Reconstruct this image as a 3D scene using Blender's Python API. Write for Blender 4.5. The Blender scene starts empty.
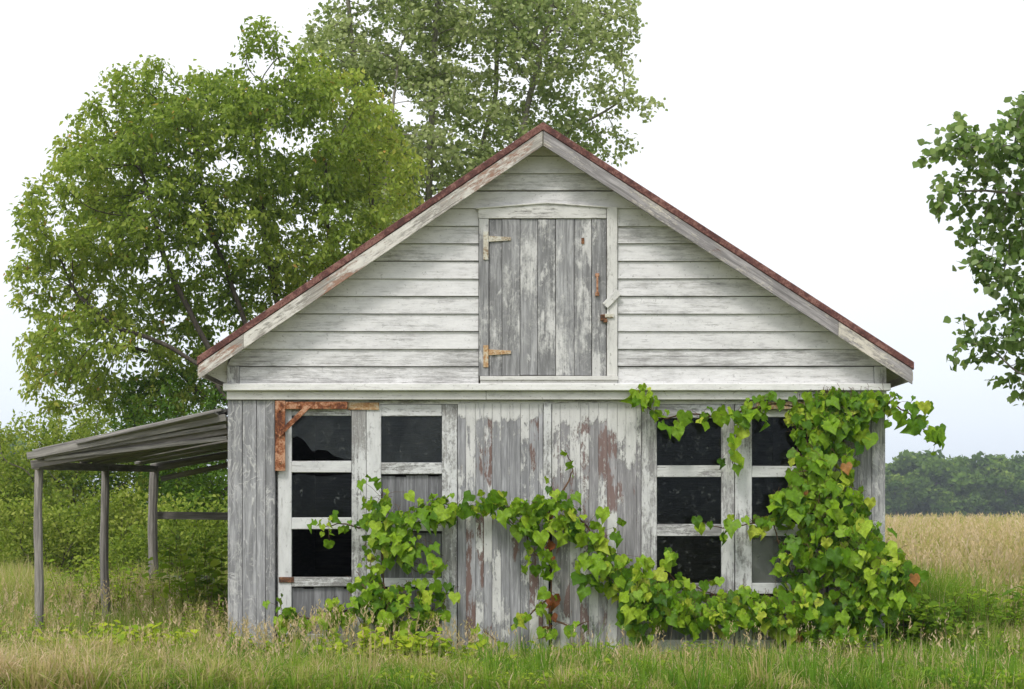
import bpy, math, random
import numpy as np
from mathutils import Vector
random.seed(7)
RNG = np.random.default_rng(11)
R = math.radians
SC = bpy.context.scene
COL = SC.collection

# ------------------------------------------------------------------ camera, light, exposure
CAMZ, DIST, FPX, HORY = 1.27, 14.0, 1680.0, 513.0
cam_d = bpy.data.cameras.new('camera')
cam_d.sensor_width = 36.0
cam_d.lens = FPX / 1024.0 * 36.0
cam_d.shift_y = (HORY - 344.5) / 1024.0
cam_d.clip_start, cam_d.clip_end = 0.1, 4000.0
cam = bpy.data.objects.new('camera', cam_d)
cam.location = (0, -DIST, CAMZ)
cam.rotation_euler = (R(90), 0, 0)
COL.objects.link(cam)
SC.camera = cam

SUN_EL, SUN_AZ = 52.0, 205.0       # azimuth clockwise from +Y (north); 180 = from behind the camera
world = bpy.data.worlds.new('World')
SC.world = world
world.use_nodes = True
wn, wl = world.node_tree.nodes, world.node_tree.links
wn.clear()
wo = wn.new('ShaderNodeOutputWorld')
bg = wn.new('ShaderNodeBackground')
sky = wn.new('ShaderNodeTexSky')
sky.sky_type = 'NISHITA'
sky.sun_disc = False
sky.sun_elevation = R(SUN_EL)
sky.sun_rotation = R(SUN_AZ)
sky.dust_density = 4.0
sky.air_density = 1.0
# high thin overcast: a bright white veil with only a little of the blue left in it
veil = wn.new('ShaderNodeMix'); veil.data_type = 'RGBA'; veil.blend_type = 'MIX'
veil.inputs[0].default_value = 0.90
veil.inputs[7].default_value = (9.75, 9.9, 10.2, 1)
tcw = wn.new('ShaderNodeTexCoord')
nz = wn.new('ShaderNodeTexNoise'); nz.inputs['Scale'].default_value = 1.6; nz.inputs['Detail'].default_value = 4
mpw = wn.new('ShaderNodeMapping'); mpw.inputs['Scale'].default_value = (1, 1, 3)
rmpw = wn.new('ShaderNodeMapRange'); rmpw.inputs['From Min'].default_value = 0.3; rmpw.inputs['From Max'].default_value = 0.7
rmpw.inputs['To Min'].default_value = 0.80; rmpw.inputs['To Max'].default_value = 0.98
wl.new(tcw.outputs['Generated'], mpw.inputs[0]); wl.new(mpw.outputs[0], nz.inputs['Vector'])
wl.new(nz.outputs['Fac'], rmpw.inputs['Value']); wl.new(rmpw.outputs[0], veil.inputs[0])
wl.new(sky.outputs[0], veil.inputs[6])
sxyz = wn.new('ShaderNodeSeparateXYZ'); wl.new(tcw.outputs['Generated'], sxyz.inputs[0])
hr = wn.new('ShaderNodeValToRGB'); hr.color_ramp.elements[0].position = 0.0; hr.color_ramp.elements[0].color = (.76, .83, .90, 1)
hr.color_ramp.elements[1].position = 0.30; hr.color_ramp.elements[1].color = (1, 1, 1, 1)
em_ = hr.color_ramp.elements.new(0.12); em_.color = (.90, .93, .965, 1)
wl.new(sxyz.outputs['Z'], hr.inputs[0])
hm = wn.new('ShaderNodeMix'); hm.data_type = 'RGBA'; hm.blend_type = 'MULTIPLY'; hm.inputs[0].default_value = 1.0
wl.new(veil.outputs[2], hm.inputs[6]); wl.new(hr.outputs[0], hm.inputs[7]); wl.new(hm.outputs[2], bg.inputs[0])
bg.inputs[1].default_value = 0.10
wl.new(bg.outputs[0], wo.inputs[0])

sun_d = bpy.data.lights.new('sun', 'SUN')
sun_d.energy = 1.5
sun_d.angle = R(14)
sun_d.color = (1.0, 0.965, 0.92)
sun = bpy.data.objects.new('sun', sun_d)
a = R(SUN_AZ); e = R(SUN_EL)
d = Vector((-math.sin(a) * math.cos(e), -math.cos(a) * math.cos(e), -math.sin(e)))
sun.rotation_euler = d.to_track_quat('-Z', 'Y').to_euler()
sun.location = (-5, -10, 20)
COL.objects.link(sun)

vs = SC.view_settings
vs.view_transform = 'Standard'; vs.look = 'None'; vs.gamma = 1.0; vs.use_curve_mapping = False
vs.exposure = 0.33
SC.cycles.max_bounces = 6; SC.cycles.diffuse_bounces = 3; SC.cycles.glossy_bounces = 2
SC.cycles.transparent_max_bounces = 10
SC.cycles.sample_clamp_indirect = 4.0
SC.cycles.use_denoising = True


# ------------------------------------------------------------------ helpers
def PX(px, yd=DIST): return (px - 512.0) * yd / FPX
def PZ(py, yd=DIST): return CAMZ + (HORY - py) * yd / FPX
def at(px, py, yd=DIST): return np.array([PX(px, yd), yd - DIST, PZ(py, yd)])


def tag(o, label=None, cat=None, group=None, kind=None):
    if label: o['label'] = label
    if cat: o['category'] = cat
    if group: o['group'] = group
    if kind: o['kind'] = kind
    return o


def empty(name, loc, label, cat, group=None):
    o = bpy.data.objects.new(name, None)
    o.location = loc
    o.empty_display_size = 0.2
    COL.objects.link(o)
    return tag(o, label, cat, group)


def link(name, me, mat, parent=None, bevel=0.0):
    o = bpy.data.objects.new(name, me)
    if mat: me.materials.append(mat)
    COL.objects.link(o)
    if parent:
        o.parent = parent
        top = parent
        loc = Vector((0, 0, 0))
        while top:
            loc += top.location
            top = top.parent
        o.location = -loc          # meshes are written in world space
    if bevel:
        b = o.modifiers.new('bevel', 'BEVEL'); b.width = bevel; b.segments = 1; b.limit_method = 'ANGLE'
    return o


class MB:
    """collects hexahedra and prisms with grain coordinates"""
    def __init__(s):
        s.v, s.f, s.g, s.t = [], [], [], []

    def poly(s, pts, faces, ax=(1, 0, 0), tone=None):
        a = Vector(ax).normalized()
        c = Vector((0, 1, 0)) if abs(a.y) < .9 else Vector((1, 0, 0))
        b = a.cross(c).normalized(); c = a.cross(b).normalized()
        r = (random.uniform(0, 60), random.uniform(0, 60), random.uniform(0, 60))
        if tone is None: tone = random.random()
        n = len(s.v)
        for p in pts:
            p = Vector(p)
            s.v.append(tuple(p)); s.g.append((p.dot(a) + r[0], p.dot(b) + r[1], p.dot(c) + r[2]))
        for f in faces:
            s.f.append(tuple(n + i for i in f)); s.t.append(tone)

    def hexa(s, p, ax=(1, 0, 0), tone=None):   # p: 4 front (ccw seen from -y), 4 back
        s.poly(p, [(0, 1, 2, 3), (7, 6, 5, 4), (0, 4, 5, 1), (1, 5, 6, 2), (2, 6, 7, 3), (3, 7, 4, 0)], ax, tone)

    def box(s, x0, x1, y0, y1, z0, z1, ax=None, tone=None, j=0.0):
        if ax is None:
            d = (x1 - x0, y1 - y0, z1 - z0); k = d.index(max(d)); ax = [(1, 0, 0), (0, 1, 0), (0, 0, 1)][k]
        J = lambda: random.uniform(-j, j)
        s.hexa([(x0 + J(), y0, z0 + J()), (x1 + J(), y0, z0 + J()), (x1 + J(), y0, z1 + J()), (x0 + J(), y0, z1 + J()),
                (x0, y1, z0), (x1, y1, z0), (x1, y1, z1), (x0, y1, z1)], ax, tone)

    def px(s, a, b, c, d, y0, th, ax=None, tone=None, j=0.0):   # pixel rectangle a..b, c..d (top..bottom) on the facade
        s.box(PX(a), PX(b), y0, y0 + th, PZ(d), PZ(c), ax, tone, j)

    def bar(s, p0, p1, w, t, up=(0, 0, 1), tone=None):
        p0, p1 = Vector(p0), Vector(p1)
        a = (p1 - p0).normalized(); u = Vector(up); u = (u - a * u.dot(a)).normalized(); v = a.cross(u)
        q = []
        for p in (p0, p1):
            for (i, k) in ((-1, -1), (1, -1), (1, 1), (-1, 1)):
                q.append(p + u * (i * w / 2) + v * (k * t / 2))
        s.poly(q, [(3, 2, 1, 0), (4, 5, 6, 7), (0, 1, 5, 4), (1, 2, 6, 5), (2, 3, 7, 6), (3, 0, 4, 7)], a, tone)

    def build(s, name, mat, parent=None, bevel=0.0):
        me = bpy.data.meshes.new(name)
        me.from_pydata(s.v, [], s.f)
        at_ = me.attributes.new('gc', 'FLOAT_VECTOR', 'POINT'); at_.data.foreach_set('vector', np.array(s.g, np.float32).ravel())
        at_ = me.attributes.new('tone', 'FLOAT', 'FACE'); at_.data.foreach_set('value', np.array(s.t, np.float32))
        me.update()
        return link(name, me, mat, parent, bevel)


def np_mesh(name, V, faces_flat, sizes, tone=None, smooth=False):
    me = bpy.data.meshes.new(name)
    me.vertices.add(len(V)); me.vertices.foreach_set('co', np.asarray(V, np.float32).ravel())
    me.loops.add(len(faces_flat)); me.loops.foreach_set('vertex_index', np.asarray(faces_flat, np.int32))
    me.polygons.add(len(sizes))
    st = np.concatenate([[0], np.cumsum(sizes)[:-1]]).astype(np.int32)
    me.polygons.foreach_set('loop_start', st)
    if smooth: me.polygons.foreach_set('use_smooth', np.ones(len(sizes), bool))
    if tone is not None:
        t = me.attributes.new('tone', 'FLOAT', 'FACE'); t.data.foreach_set('value', np.asarray(tone, np.float32))
    me.update(calc_edges=True)
    me.validate()
    return me


def norm(v): return v / (np.linalg.norm(v, axis=-1, keepdims=True) + 1e-9)


LANCE = (np.array([[0, 0, 0], [.2, .42, .07], [0, 1, -.12], [-.2, .42, .07]]), [(0, 1, 2), (0, 2, 3)])
OVAL = (np.array([[0, 0, 0], [.36, .22, .06], [.40, .52, .05], [0, 1, -.10], [-.40, .52, .05], [-.36, .22, .06]]), [(0, 1, 2, 3), (0, 3, 4, 5)])
_g = [(0.0, .14), (.13, .0), (.34, .0), (.48, .16), (.53, .36), (.46, .47), (.42, .66), (.22, .84), (0, 1.12),
      (-.22, .84), (-.42, .66), (-.46, .47), (-.53, .36), (-.48, .16), (-.34, .0), (-.13, .0)]
GRAPE = (np.array([[x, y, .26 * abs(x) - .45 * max(0, y - .4) ** 2 - (.22 if abs(x) > .45 else 0) - (.1 if abs(x) < .1 and y > 1 else 0)] for x, y in _g] + [[0, .4, .0]]),
         [(16, i, (i + 1) % 16) for i in range(16)])


def leaves(name, P, D, Nn, size, tone, tpl, mat, parent, width=1.0):
    T, F = tpl
    P, D, Nn = np.asarray(P, float), norm(np.asarray(D, float)), np.asarray(Nn, float)
    Nn = norm(Nn - D * np.sum(Nn * D, 1, keepdims=True)); S = np.cross(D, Nn)
    size = np.broadcast_to(size, (len(P),))[:, None, None]
    Z = RNG.uniform(.3, 2.2, (len(P), 1, 1)) if len(T) > 8 else 1.0
    V = P[:, None] + size * (T[None, :, 0:1] * width * S[:, None] + T[None, :, 1:2] * D[:, None] + T[None, :, 2:3] * Z * Nn[:, None])
    k = len(T); n = len(P)
    ff = np.concatenate([np.array(f) for f in F]); sz = np.array([len(f) for f in F])
    FL = (ff[None] + (np.arange(n) * k)[:, None]).ravel()
    me = np_mesh(name, V.reshape(-1, 3), FL, np.tile(sz, n), np.repeat(tone, len(F)))
    return link(name, me, mat, parent)


def tubes(name, chains, mat, parent, sides=6):
    """chains: list of (points (n,3), radii (n,))"""
    V, F, S = [], [], []; base = 0
    for pts, rad in chains:
        pts = np.asarray(pts, float); rad = np.asarray(rad, float)
        if len(pts) < 2: continue
        k = sides if rad.max() > .015 else 3
        t = norm(np.gradient(pts, axis=0))
        ref = np.array([0.0, 1.0, 0.13]); ref = ref / np.linalg.norm(ref)
        u = norm(np.cross(t, ref)); w = np.cross(t, u)
        ang = np.arange(k) * 2 * np.pi / k
        ring = (np.cos(ang)[None, :, None] * u[:, None] + np.sin(ang)[None, :, None] * w[:, None]) * rad[:, None, None] + pts[:, None]
        V.append(ring.reshape(-1, 3))
        m = len(pts)
        i = np.arange(m - 1)[:, None] * k; j = np.arange(k)[None]; j2 = (j + 1) % k
        q = np.stack([i + j, i + j2, i + k + j2, i + k + j], -1).reshape(-1, 4) + base
        F.append(q.ravel()); S.append(np.full(len(q), 4)); base += m * k
    me = np_mesh(name, np.concatenate(V), np.concatenate(F), np.concatenate(S), None, True)
    return link(name, me, mat, parent)


# ------------------------------------------------------------------ materials
class NT:
    def __init__(s, name):
        s.m = bpy.data.materials.new(name); s.m.use_nodes = True
        s.t = s.m.node_tree; s.t.nodes.clear()
        s.out = s.t.nodes.new('ShaderNodeOutputMaterial')

    def n(s, typ, ins=None, **props):
        nd = s.t.nodes.new(typ)
        for k, v in props.items(): setattr(nd, k, v)
        for k, v in (ins or {}).items():
            sock = nd.inputs[k]
            if isinstance(v, bpy.types.NodeSocket): s.t.links.new(v, sock)
            else: sock.default_value = v
        return nd

    def math(s, op, a, b=0.0, clamp=False):
        return s.n('ShaderNodeMath', {0: a, 1: b}, operation=op, use_clamp=clamp).outputs[0]

    def ramp(s, fac, stops):
        nd = s.n('ShaderNodeValToRGB', {0: fac}); cr = nd.color_ramp
        while len(cr.elements) < len(stops): cr.elements.new(0.5)
        for el, (p, c) in zip(cr.elements, stops):
            el.position = p; el.color = (*c, 1) if len(c) == 3 else c
        return nd.outputs[0]

    def mix(s, fac, a, b, blend='MIX'):
        nd = s.n('ShaderNodeMix', data_type='RGBA', blend_type=blend)
        for i, v in ((0, fac), (6, a), (7, b)):
            if isinstance(v, bpy.types.NodeSocket): s.t.links.new(v, nd.inputs[i])
            else: nd.inputs[i].default_value = v if i == 0 else (*v, 1)
        return nd.outputs[2]

    def noise(s, vec, scale, detail=4, rough=.55, dist=0.0):
        return s.n('ShaderNodeTexNoise', {'Vector': vec, 'Scale': scale, 'Detail': detail, 'Roughness': rough, 'Distortion': dist}).outputs['Fac']

    def mapping(s, vec, sc):
        return s.n('ShaderNodeMapping', {'Vector': vec, 'Scale': sc}).outputs[0]

    def maprange(s, v, a, b, c, d):
        return s.n('ShaderNodeMapRange', {0: v, 1: a, 2: b, 3: c, 4: d}).outputs[0]

    def finish(s, col, rough=.8, bump=None, bs=.3, bd=.004, spec=.25, metal=0.0):
        ins = {'Base Color': col, 'Roughness': rough, 'Specular IOR Level': spec, 'Metallic': metal}
        if bump is not None:
            ins['Normal'] = s.n('ShaderNodeBump', {'Height': bump, 'Strength': bs, 'Distance': bd}).outputs[0]
        p = s.n('ShaderNodeBsdfPrincipled', ins)
        s.t.links.new(p.outputs[0], s.out.inputs[0])
        return s.m


def wood(name, cov, paint=(.68, .675, .66), grey=(.30, .295, .30), zg=None, spread=.10, brown=0.0, stretch=5.0,
         sc=9.0, soft=.05, dark=.5, swirl=0.0, blot=.35, browncol=(.17, .095, .075), scratch=0.0):
    s = NT(name)
    gc = s.n('ShaderNodeAttribute', attribute_name='gc').outputs['Vector']
    tone = s.n('ShaderNodeAttribute', attribute_name='tone').outputs['Fac']
    obj = s.n('ShaderNodeTexCoord').outputs['Object']
    st = s.mapping(gc, (1.0 / stretch, 1, 1))
    n1 = s.math('ADD', s.math('MULTIPLY', s.noise(st, sc * 1.6, 8, .75, .3 + swirl), .55), s.math('MULTIPLY', s.noise(s.mapping(gc, (1.6 / stretch, 1, 1)), sc * 4.5, 7, .75, .3), .45))
    n3 = s.noise(gc, 1.7, 3, .5)
    n3 = s.maprange(n3, .3, .7, -blot / 2, blot / 2)
    fine = s.noise(s.mapping(gc, (.035, 1, 1)), 150, 4, .7)
    grain = s.noise(s.mapping(gc, (.05, 1, 1)), 45, 5, .65, .5)
    c = s.math('ADD', n1, n3)
    c = s.math('ADD', c, s.maprange(tone, 0, 1, -spread, spread))
    c = s.math('ADD', c, s.maprange(fine, .3, .7, -.03, .03))
    c = s.math('ADD', c, s.maprange(grain, .3, .7, -.06, .06))
    if zg:
        z = s.n('ShaderNodeSeparateXYZ', {0: obj}).outputs['Z']
        for (z0, z1, amt) in zg: c = s.math('ADD', c, s.maprange(z, z0, z1, 0.0, amt))
    th = 1 - cov
    mask = s.maprange(c, .5 + (th - .5) * .6 - soft, .5 + (th - .5) * .6 + soft, 0, 1)
    if scratch:
        sw = s.noise(s.mapping(gc, (.6, 1, 1)), 7.0, 3, .5, 2.6)
        ring = s.math('ABSOLUTE', s.math('SUBTRACT', sw, .5))
        sm = s.maprange(ring, .0, .05, scratch, 0)
        pat = s.maprange(s.noise(gc, 3.0, 5, .7), .44, .56, 0, 1)
        sm = s.math('MULTIPLY', sm, pat)
        mask = s.math('MAXIMUM', mask, sm)
        spots = s.noise(s.mapping(gc, (.35, 1, 1)), 17.0, 5, .7, .6)
        where = s.maprange(s.noise(gc, 1.9, 3, .6), .35, .65, -.07, .07)
        mask = s.math('MAXIMUM', mask, s.maprange(s.math('ADD', spots, where), .60, .67, 0, .8))
    # bare weathered wood
    g = np.array(grey)
    med = s.noise(s.mapping(gc, (.10, 1, 1)), 30, 4, .7, .3)
    wcol = s.ramp(grain, [(.28, tuple(g * (1 - dark))), (.5, tuple(g)), (.72, tuple(np.minimum(g * 1.45, .7)))])
    wcol = s.mix(s.maprange(med, .40, .60, .45, 0), wcol, tuple(g * .55), 'MIX')
    wcol = s.mix(s.maprange(med, .52, .68, 0, .5), wcol, tuple(np.minimum(g * 1.7, .75)), 'MIX')
    tn = s.maprange(tone, 0, 1, .84, 1.14)
    wcol = s.mix(1.0, wcol, s.n('ShaderNodeCombineColor', {0: tn, 1: tn, 2: tn}).outputs[0], 'MULTIPLY')
    if brown:
        bm = s.maprange(s.math('ADD', s.noise(st, sc * .8, 6, .7), s.maprange(tone, 0, 1, -.12, .12)), .62 - brown * .25, .66 - brown * .25, 0, .85)
        wcol = s.mix(bm, wcol, browncol)
    # aged paint: grime, hairline flaking
    p = np.array(paint)
    dirt = s.noise(s.mapping(gc, (.4, 1, 1)), 11.0, 6, .72)
    pcol = s.ramp(dirt, [(.30, tuple(p * .70)), (.44, tuple(p * .90)), (.60, tuple(p)), (.75, tuple(np.minimum(p * 1.08, .85)))])
    crack = s.noise(s.mapping(gc, (.12, 1, 1)), 38, 4, .75)
    pcol = s.mix(s.maprange(crack, .585, .66, 0, .6), pcol, tuple(g * .95))
    specks = s.noise(gc, 34, 4, .7)
    pcol = s.mix(s.maprange(specks, .62, .67, 0, .7), pcol, tuple(g * .8))
    col = s.mix(mask, wcol, pcol)
    h = s.math('ADD', s.math('MULTIPLY', mask, .55), s.math('MULTIPLY', grain, .5))
    h = s.math('ADD', h, s.math('MULTIPLY', med, .4))
    return s.finish(col, s.maprange(mask, 0, 1, .9, .7), h, .8, .006, .15)


M = {}
M['siding'] = wood('siding_paint', .70, blot=.16, spread=.06, stretch=5, sc=8, paint=(.76, .755, .75), grey=(.48, .47, .46), soft=.10, zg=[(3.0, 2.3, -.07)])
M['trim'] = wood('trim_paint', .74, blot=.16, stretch=5, sc=9, paint=(.74, .73, .70), grey=(.40, .385, .36))
M['ledge'] = wood('ledge_paint', .90, blot=.10, stretch=5, sc=9, paint=(.84, .835, .81), grey=(.5, .48, .45))
M['frame'] = wood('sash_paint', .62, blot=.2, stretch=2.2, sc=12, paint=(.69, .695, .69), grey=(.38, .37, .36))
M['frame_worn'] = wood('sash_paint_worn', .50, blot=.25, stretch=3, sc=11, paint=(.67, .67, .66), grey=(.36, .35, .35))
M['rake_good'] = wood('rake_paint', .62, blot=.2, stretch=4, sc=9, paint=(.76, .73, .67), grey=(.43, .40, .36), brown=.6, browncol=(.36, .20, .14))
M['rake_worn'] = wood('rake_paint_worn', .46, blot=.25, stretch=3.5, sc=12, paint=(.72, .67, .58), grey=(.36, .34, .34), brown=.2)
M['panel'] = wood('corner_panel_wood', .27, blot=.3, stretch=4, sc=5, grey=(.32, .32, .33), soft=.09, spread=.02, scratch=.75, swirl=.6, dark=.4)
M['plank_a'] = wood('door_plank_paint', .38, blot=.45, stretch=3.5, sc=8, grey=(.35, .35, .365), zg=[(2.02, 2.12, .30)], brown=.12, spread=.05, dark=.4, soft=.03)
M['plank_b'] = wood('door_plank_paint_brown', .46, blot=.45, stretch=3.2, sc=10, grey=(.34, .33, .34), zg=[(1.98, 2.12, .30)], brown=.32, spread=.06, dark=.4, soft=.03, browncol=(.21, .135, .12))
M['loft'] = wood('loft_door_wood', .35, blot=.4, stretch=2.6, sc=6, grey=(.31, .31, .315), soft=.06, spread=.03, scratch=.25, dark=.45)
M['greyboard'] = wood('grey_board', .10, blot=.2, stretch=10, sc=8, grey=(.21, .21, .22), dark=.45)
M['oldwood'] = wood('bare_old_wood', .03, blot=.1, stretch=10, sc=8, grey=(.28, .265, .245), dark=.75, spread=.03)
M['oldpost'] = wood('bare_post_wood', .06, blot=.1, stretch=10, sc=8, grey=(.26, .24, .22), dark=.5, spread=.03)
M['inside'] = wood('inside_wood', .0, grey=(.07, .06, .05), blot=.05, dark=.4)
M['soffit'] = wood('soffit_paint', .85, blot=.2, stretch=6, sc=6, paint=(.72, .68, .56), grey=(.3, .28, .25))


def rust(name, c1, c2, c3, rough=.85):
    s = NT(name)
    o = s.n('ShaderNodeTexCoord').outputs['Object']
    n = s.noise(o, 22, 7, .7, .4); n2 = s.noise(o, 3.2, 3, .6)
    v = s.math('ADD', n, s.maprange(n2, .3, .7, -.14, .14))
    v = s.math('ADD', v, s.maprange(s.noise(o, 75, 3, .7), .3, .7, -.10, .10))
    col = s.ramp(v, [(.36, c1), (.5, c2), (.62, c3)])
    return s.finish(col, rough, n, .4, .003, .3)


M['rust'] = rust('orange_rust', (.10, .035, .02), (.30, .11, .045), (.52, .30, .19))
M['rust_dark'] = rust('dark_rust', (.05, .03, .02), (.16, .07, .035), (.28, .14, .07))
M['rust_cream'] = rust('rusty_cream_metal', (.36, .17, .07), (.52, .34, .18), (.62, .54, .40))
M['rust_pale'] = rust('pale_painted_metal', (.30, .22, .14), (.58, .54, .44), (.66, .65, .58))
M['roofmetal'] = rust('red_brown_roofing', (.085, .038, .034), (.15, .062, .053), (.27, .14, .115))


def glass_mat(name, dust, gloss):
    s = NT(name)
    o = s.n('ShaderNodeTexCoord').outputs['Object']
    n = s.noise(s.mapping(o, (1, 1, .5)), 4, 6, .7, .5)
    tr = s.n('ShaderNodeBsdfTransparent', {0: (.75, .8, .8, 1)}).outputs[0]
    df = s.n('ShaderNodeBsdfDiffuse', {0: (.30, .31, .29, 1)}).outputs[0]
    gl = s.n('ShaderNodeBsdfGlossy', {0: (.9, .95, 1, 1), 1: .08}).outputs[0]
    m1 = s.n('ShaderNodeMixShader', {0: s.math('MAXIMUM', s.maprange(n, .4, .75, dust * .25, dust), s.maprange(s.noise(o, 22, 6, .75),   .56, .70, 0, min(dust * 11, .20))), 1: tr, 2: df}).outputs[0]
    m2 = s.n('ShaderNodeMixShader', {0: gloss, 1: m1, 2: gl}).outputs[0]
    s.t.links.new(m2, s.out.inputs[0])
    return s.m


M['glass'] = glass_mat('old_glass', .02, .007)
M['dusty'] = glass_mat('dusty_glass', .08, .012)
M['mottled'] = glass_mat('mottled_glass', .55, .02)


def leaf_mat(name, stops, trans=.35, gloss=.08, rough=.45, back=None, mott=0.0):
    s = NT(name)
    tone = s.n('ShaderNodeAttribute', attribute_name='tone').outputs['Fac']
    col = s.ramp(tone, stops)
    if back:
        geo = s.n('ShaderNodeNewGeometry').outputs['Backfacing']
        col = s.mix(geo, col, back)
    if mott:
        o = s.n('ShaderNodeTexCoord').outputs['Object']
        m_ = s.maprange(s.noise(o, 45, 4, .7), .35, .65, 1 - mott, 1 + mott * .6)
        col = s.mix(1.0, col, s.n('ShaderNodeCombineColor', {0: m_, 1: m_, 2: m_}).outputs[0], 'MULTIPLY')
    df = s.n('ShaderNodeBsdfDiffuse', {0: col}).outputs[0]
    tl = s.n('ShaderNodeBsdfTranslucent', {0: s.mix(.35, col, (.26, .42, .03))}).outputs[0]
    gl = s.n('ShaderNodeBsdfGlossy', {0: (.9, .95, .9, 1), 1: rough}).outputs[0]
    m1 = s.n('ShaderNodeMixShader', {0: trans, 1: df, 2: tl}).outputs[0]
    m2 = s.n('ShaderNodeMixShader', {0: gloss, 1: m1, 2: gl}).outputs[0]
    s.t.links.new(m2, s.out.inputs[0])
    return s.m


M['leaf_maple'] = leaf_mat('broadleaf_foliage', [(.0, (.14, .22, .025)), (.45, (.32, .42, .055)), (.80, (.52, .58, .11)), (.97, (.58, .52, .10)), (1, (.60, .34, .08))], .50, .015, .6)
M['leaf_poplar'] = leaf_mat('poplar_foliage', [(0, (.22, .30, .09)), (.5, (.41, .48, .18)), (1, (.58, .62, .30))], .48, .02, .5)
M['leaf_cotton'] = leaf_mat('cottonwood_foliage', [(0, (.06, .13, .022)), (.6, (.19, .31, .06)), (1, (.36, .46, .13))], .40, .025, .5, (.28, .38, .15))
M['leaf_shrub'] = leaf_mat('shrub_foliage', [(0, (.10, .17, .015)), (.5, (.26, .34, .035)), (1, (.42, .46, .09))], .42, .015, .6)
M['leaf_dark'] = leaf_mat('dark_shrub_foliage', [(0, (.045, .11, .010)), (.6, (.12, .23, .018)), (1, (.24, .34, .04))], .35, .015, .6)
M['leaf_far'] = leaf_mat('far_foliage', [(0, (.055, .11, .02)), (.6, (.13, .22, .035)), (1, (.26, .35, .06))], .35, .0)
M['vine'] = leaf_mat('vine_foliage', [(0, (.055, .15, .008)), (.3, (.14, .30, .012)), (.6, (.29, .48, .022)), (.82, (.43, .60, .04)), (.93, (.56, .62, .07)), (.965, (.46, .30, .08)), (.98, (.42, .13, .03)), (1, (.34, .10, .035))], .42, .015, .5, None, .30)
M['weed'] = leaf_mat('weed_foliage', [(0, (.10, .21, .012)), (.5, (.26, .40, .02)), (1, (.48, .56, .035))], .42, .015, .6)
M['grass'] = leaf_mat('grass_blades', [(0, (.06, .17, .012)), (.3, (.15, .31, .02)), (.52, (.27, .40, .04)), (.70, (.44, .43, .12)), (.85, (.66, .49, .27)), (1, (.78, .61, .43))], .40, .012, .6)
M['petal'] = leaf_mat('white_petals', [(0, (.8, .8, .76)), (1, (.82, .82, .8))], .3, .02)


def bark(name, c1, c2):
    s = NT(name)
    o = s.n('ShaderNodeTexCoord').outputs['Object']
    n = s.noise(s.mapping(o, (1, 1, .25)), 30, 5, .65)
    return s.finish(s.ramp(n, [(.3, c1), (.7, c2)]), .9, n, .6, .01, .15)


M['bark'] = bark('brown_bark', (.06, .05, .04), (.16, .135, .11))
M['bark_pale'] = bark('pale_bark', (.16, .15, .12), (.34, .31, .25))
M['vinestem'] = bark('vine_bark', (.07, .04, .025), (.20, .12, .07))


def ground_mat():
    s = NT('meadow_soil')
    o = s.n('ShaderNodeTexCoord').outputs['Object']
    n = s.noise(o, 6, 8, .7); n2 = s.noise(o, .35, 4, .6)
    y = s.n('ShaderNodeSeparateXYZ', {0: o}).outputs['Y']
    near = s.ramp(s.math('ADD', n, s.maprange(n2, .3, .7, -.1, .1)), [(.3, (.07, .09, .02)), (.5, (.14, .15, .04)), (.75, (.26, .22, .11))])
    far = s.ramp(n2, [(.3, (.15, .17, .06)), (.7, (.22, .21, .09))])
    col = s.mix(s.maprange(y, 6, 30, 0, 1), near, far)
    return s.finish(col, .95, n, .8, .03, .1)


M['ground'] = ground_mat()

# ------------------------------------------------------------------ ground
me = bpy.data.meshes.new('ground')
me.from_pydata([(-900, -300, 0), (900, -300, 0), (900, 1000, 0), (-900, 1000, 0)], [], [(0, 1, 2, 3)])
tag(link('ground', me, M['ground']), 'grassy meadow ground under the garage and the field', None, None, 'structure')

# ------------------------------------------------------------------ the garage
G = empty('wooden_garage', (0.37, 2.8, 0), 'old wooden garage with peeling white paint and red-brown roof edge', 'garage')
XL, XR = PX(228), PX(885)
APX, APZ = 0.254, 4.47           # roof ridge (outer skin)
SL, SR = 0.679, 0.647
EL, ER = -2.578, 3.29            # eave ends
YF, YB = -0.25, 5.75


def roofz(x, off=0.0):
    return APZ - off - (SL * (APX - x) if x < APX else SR * (x - APX))


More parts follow.
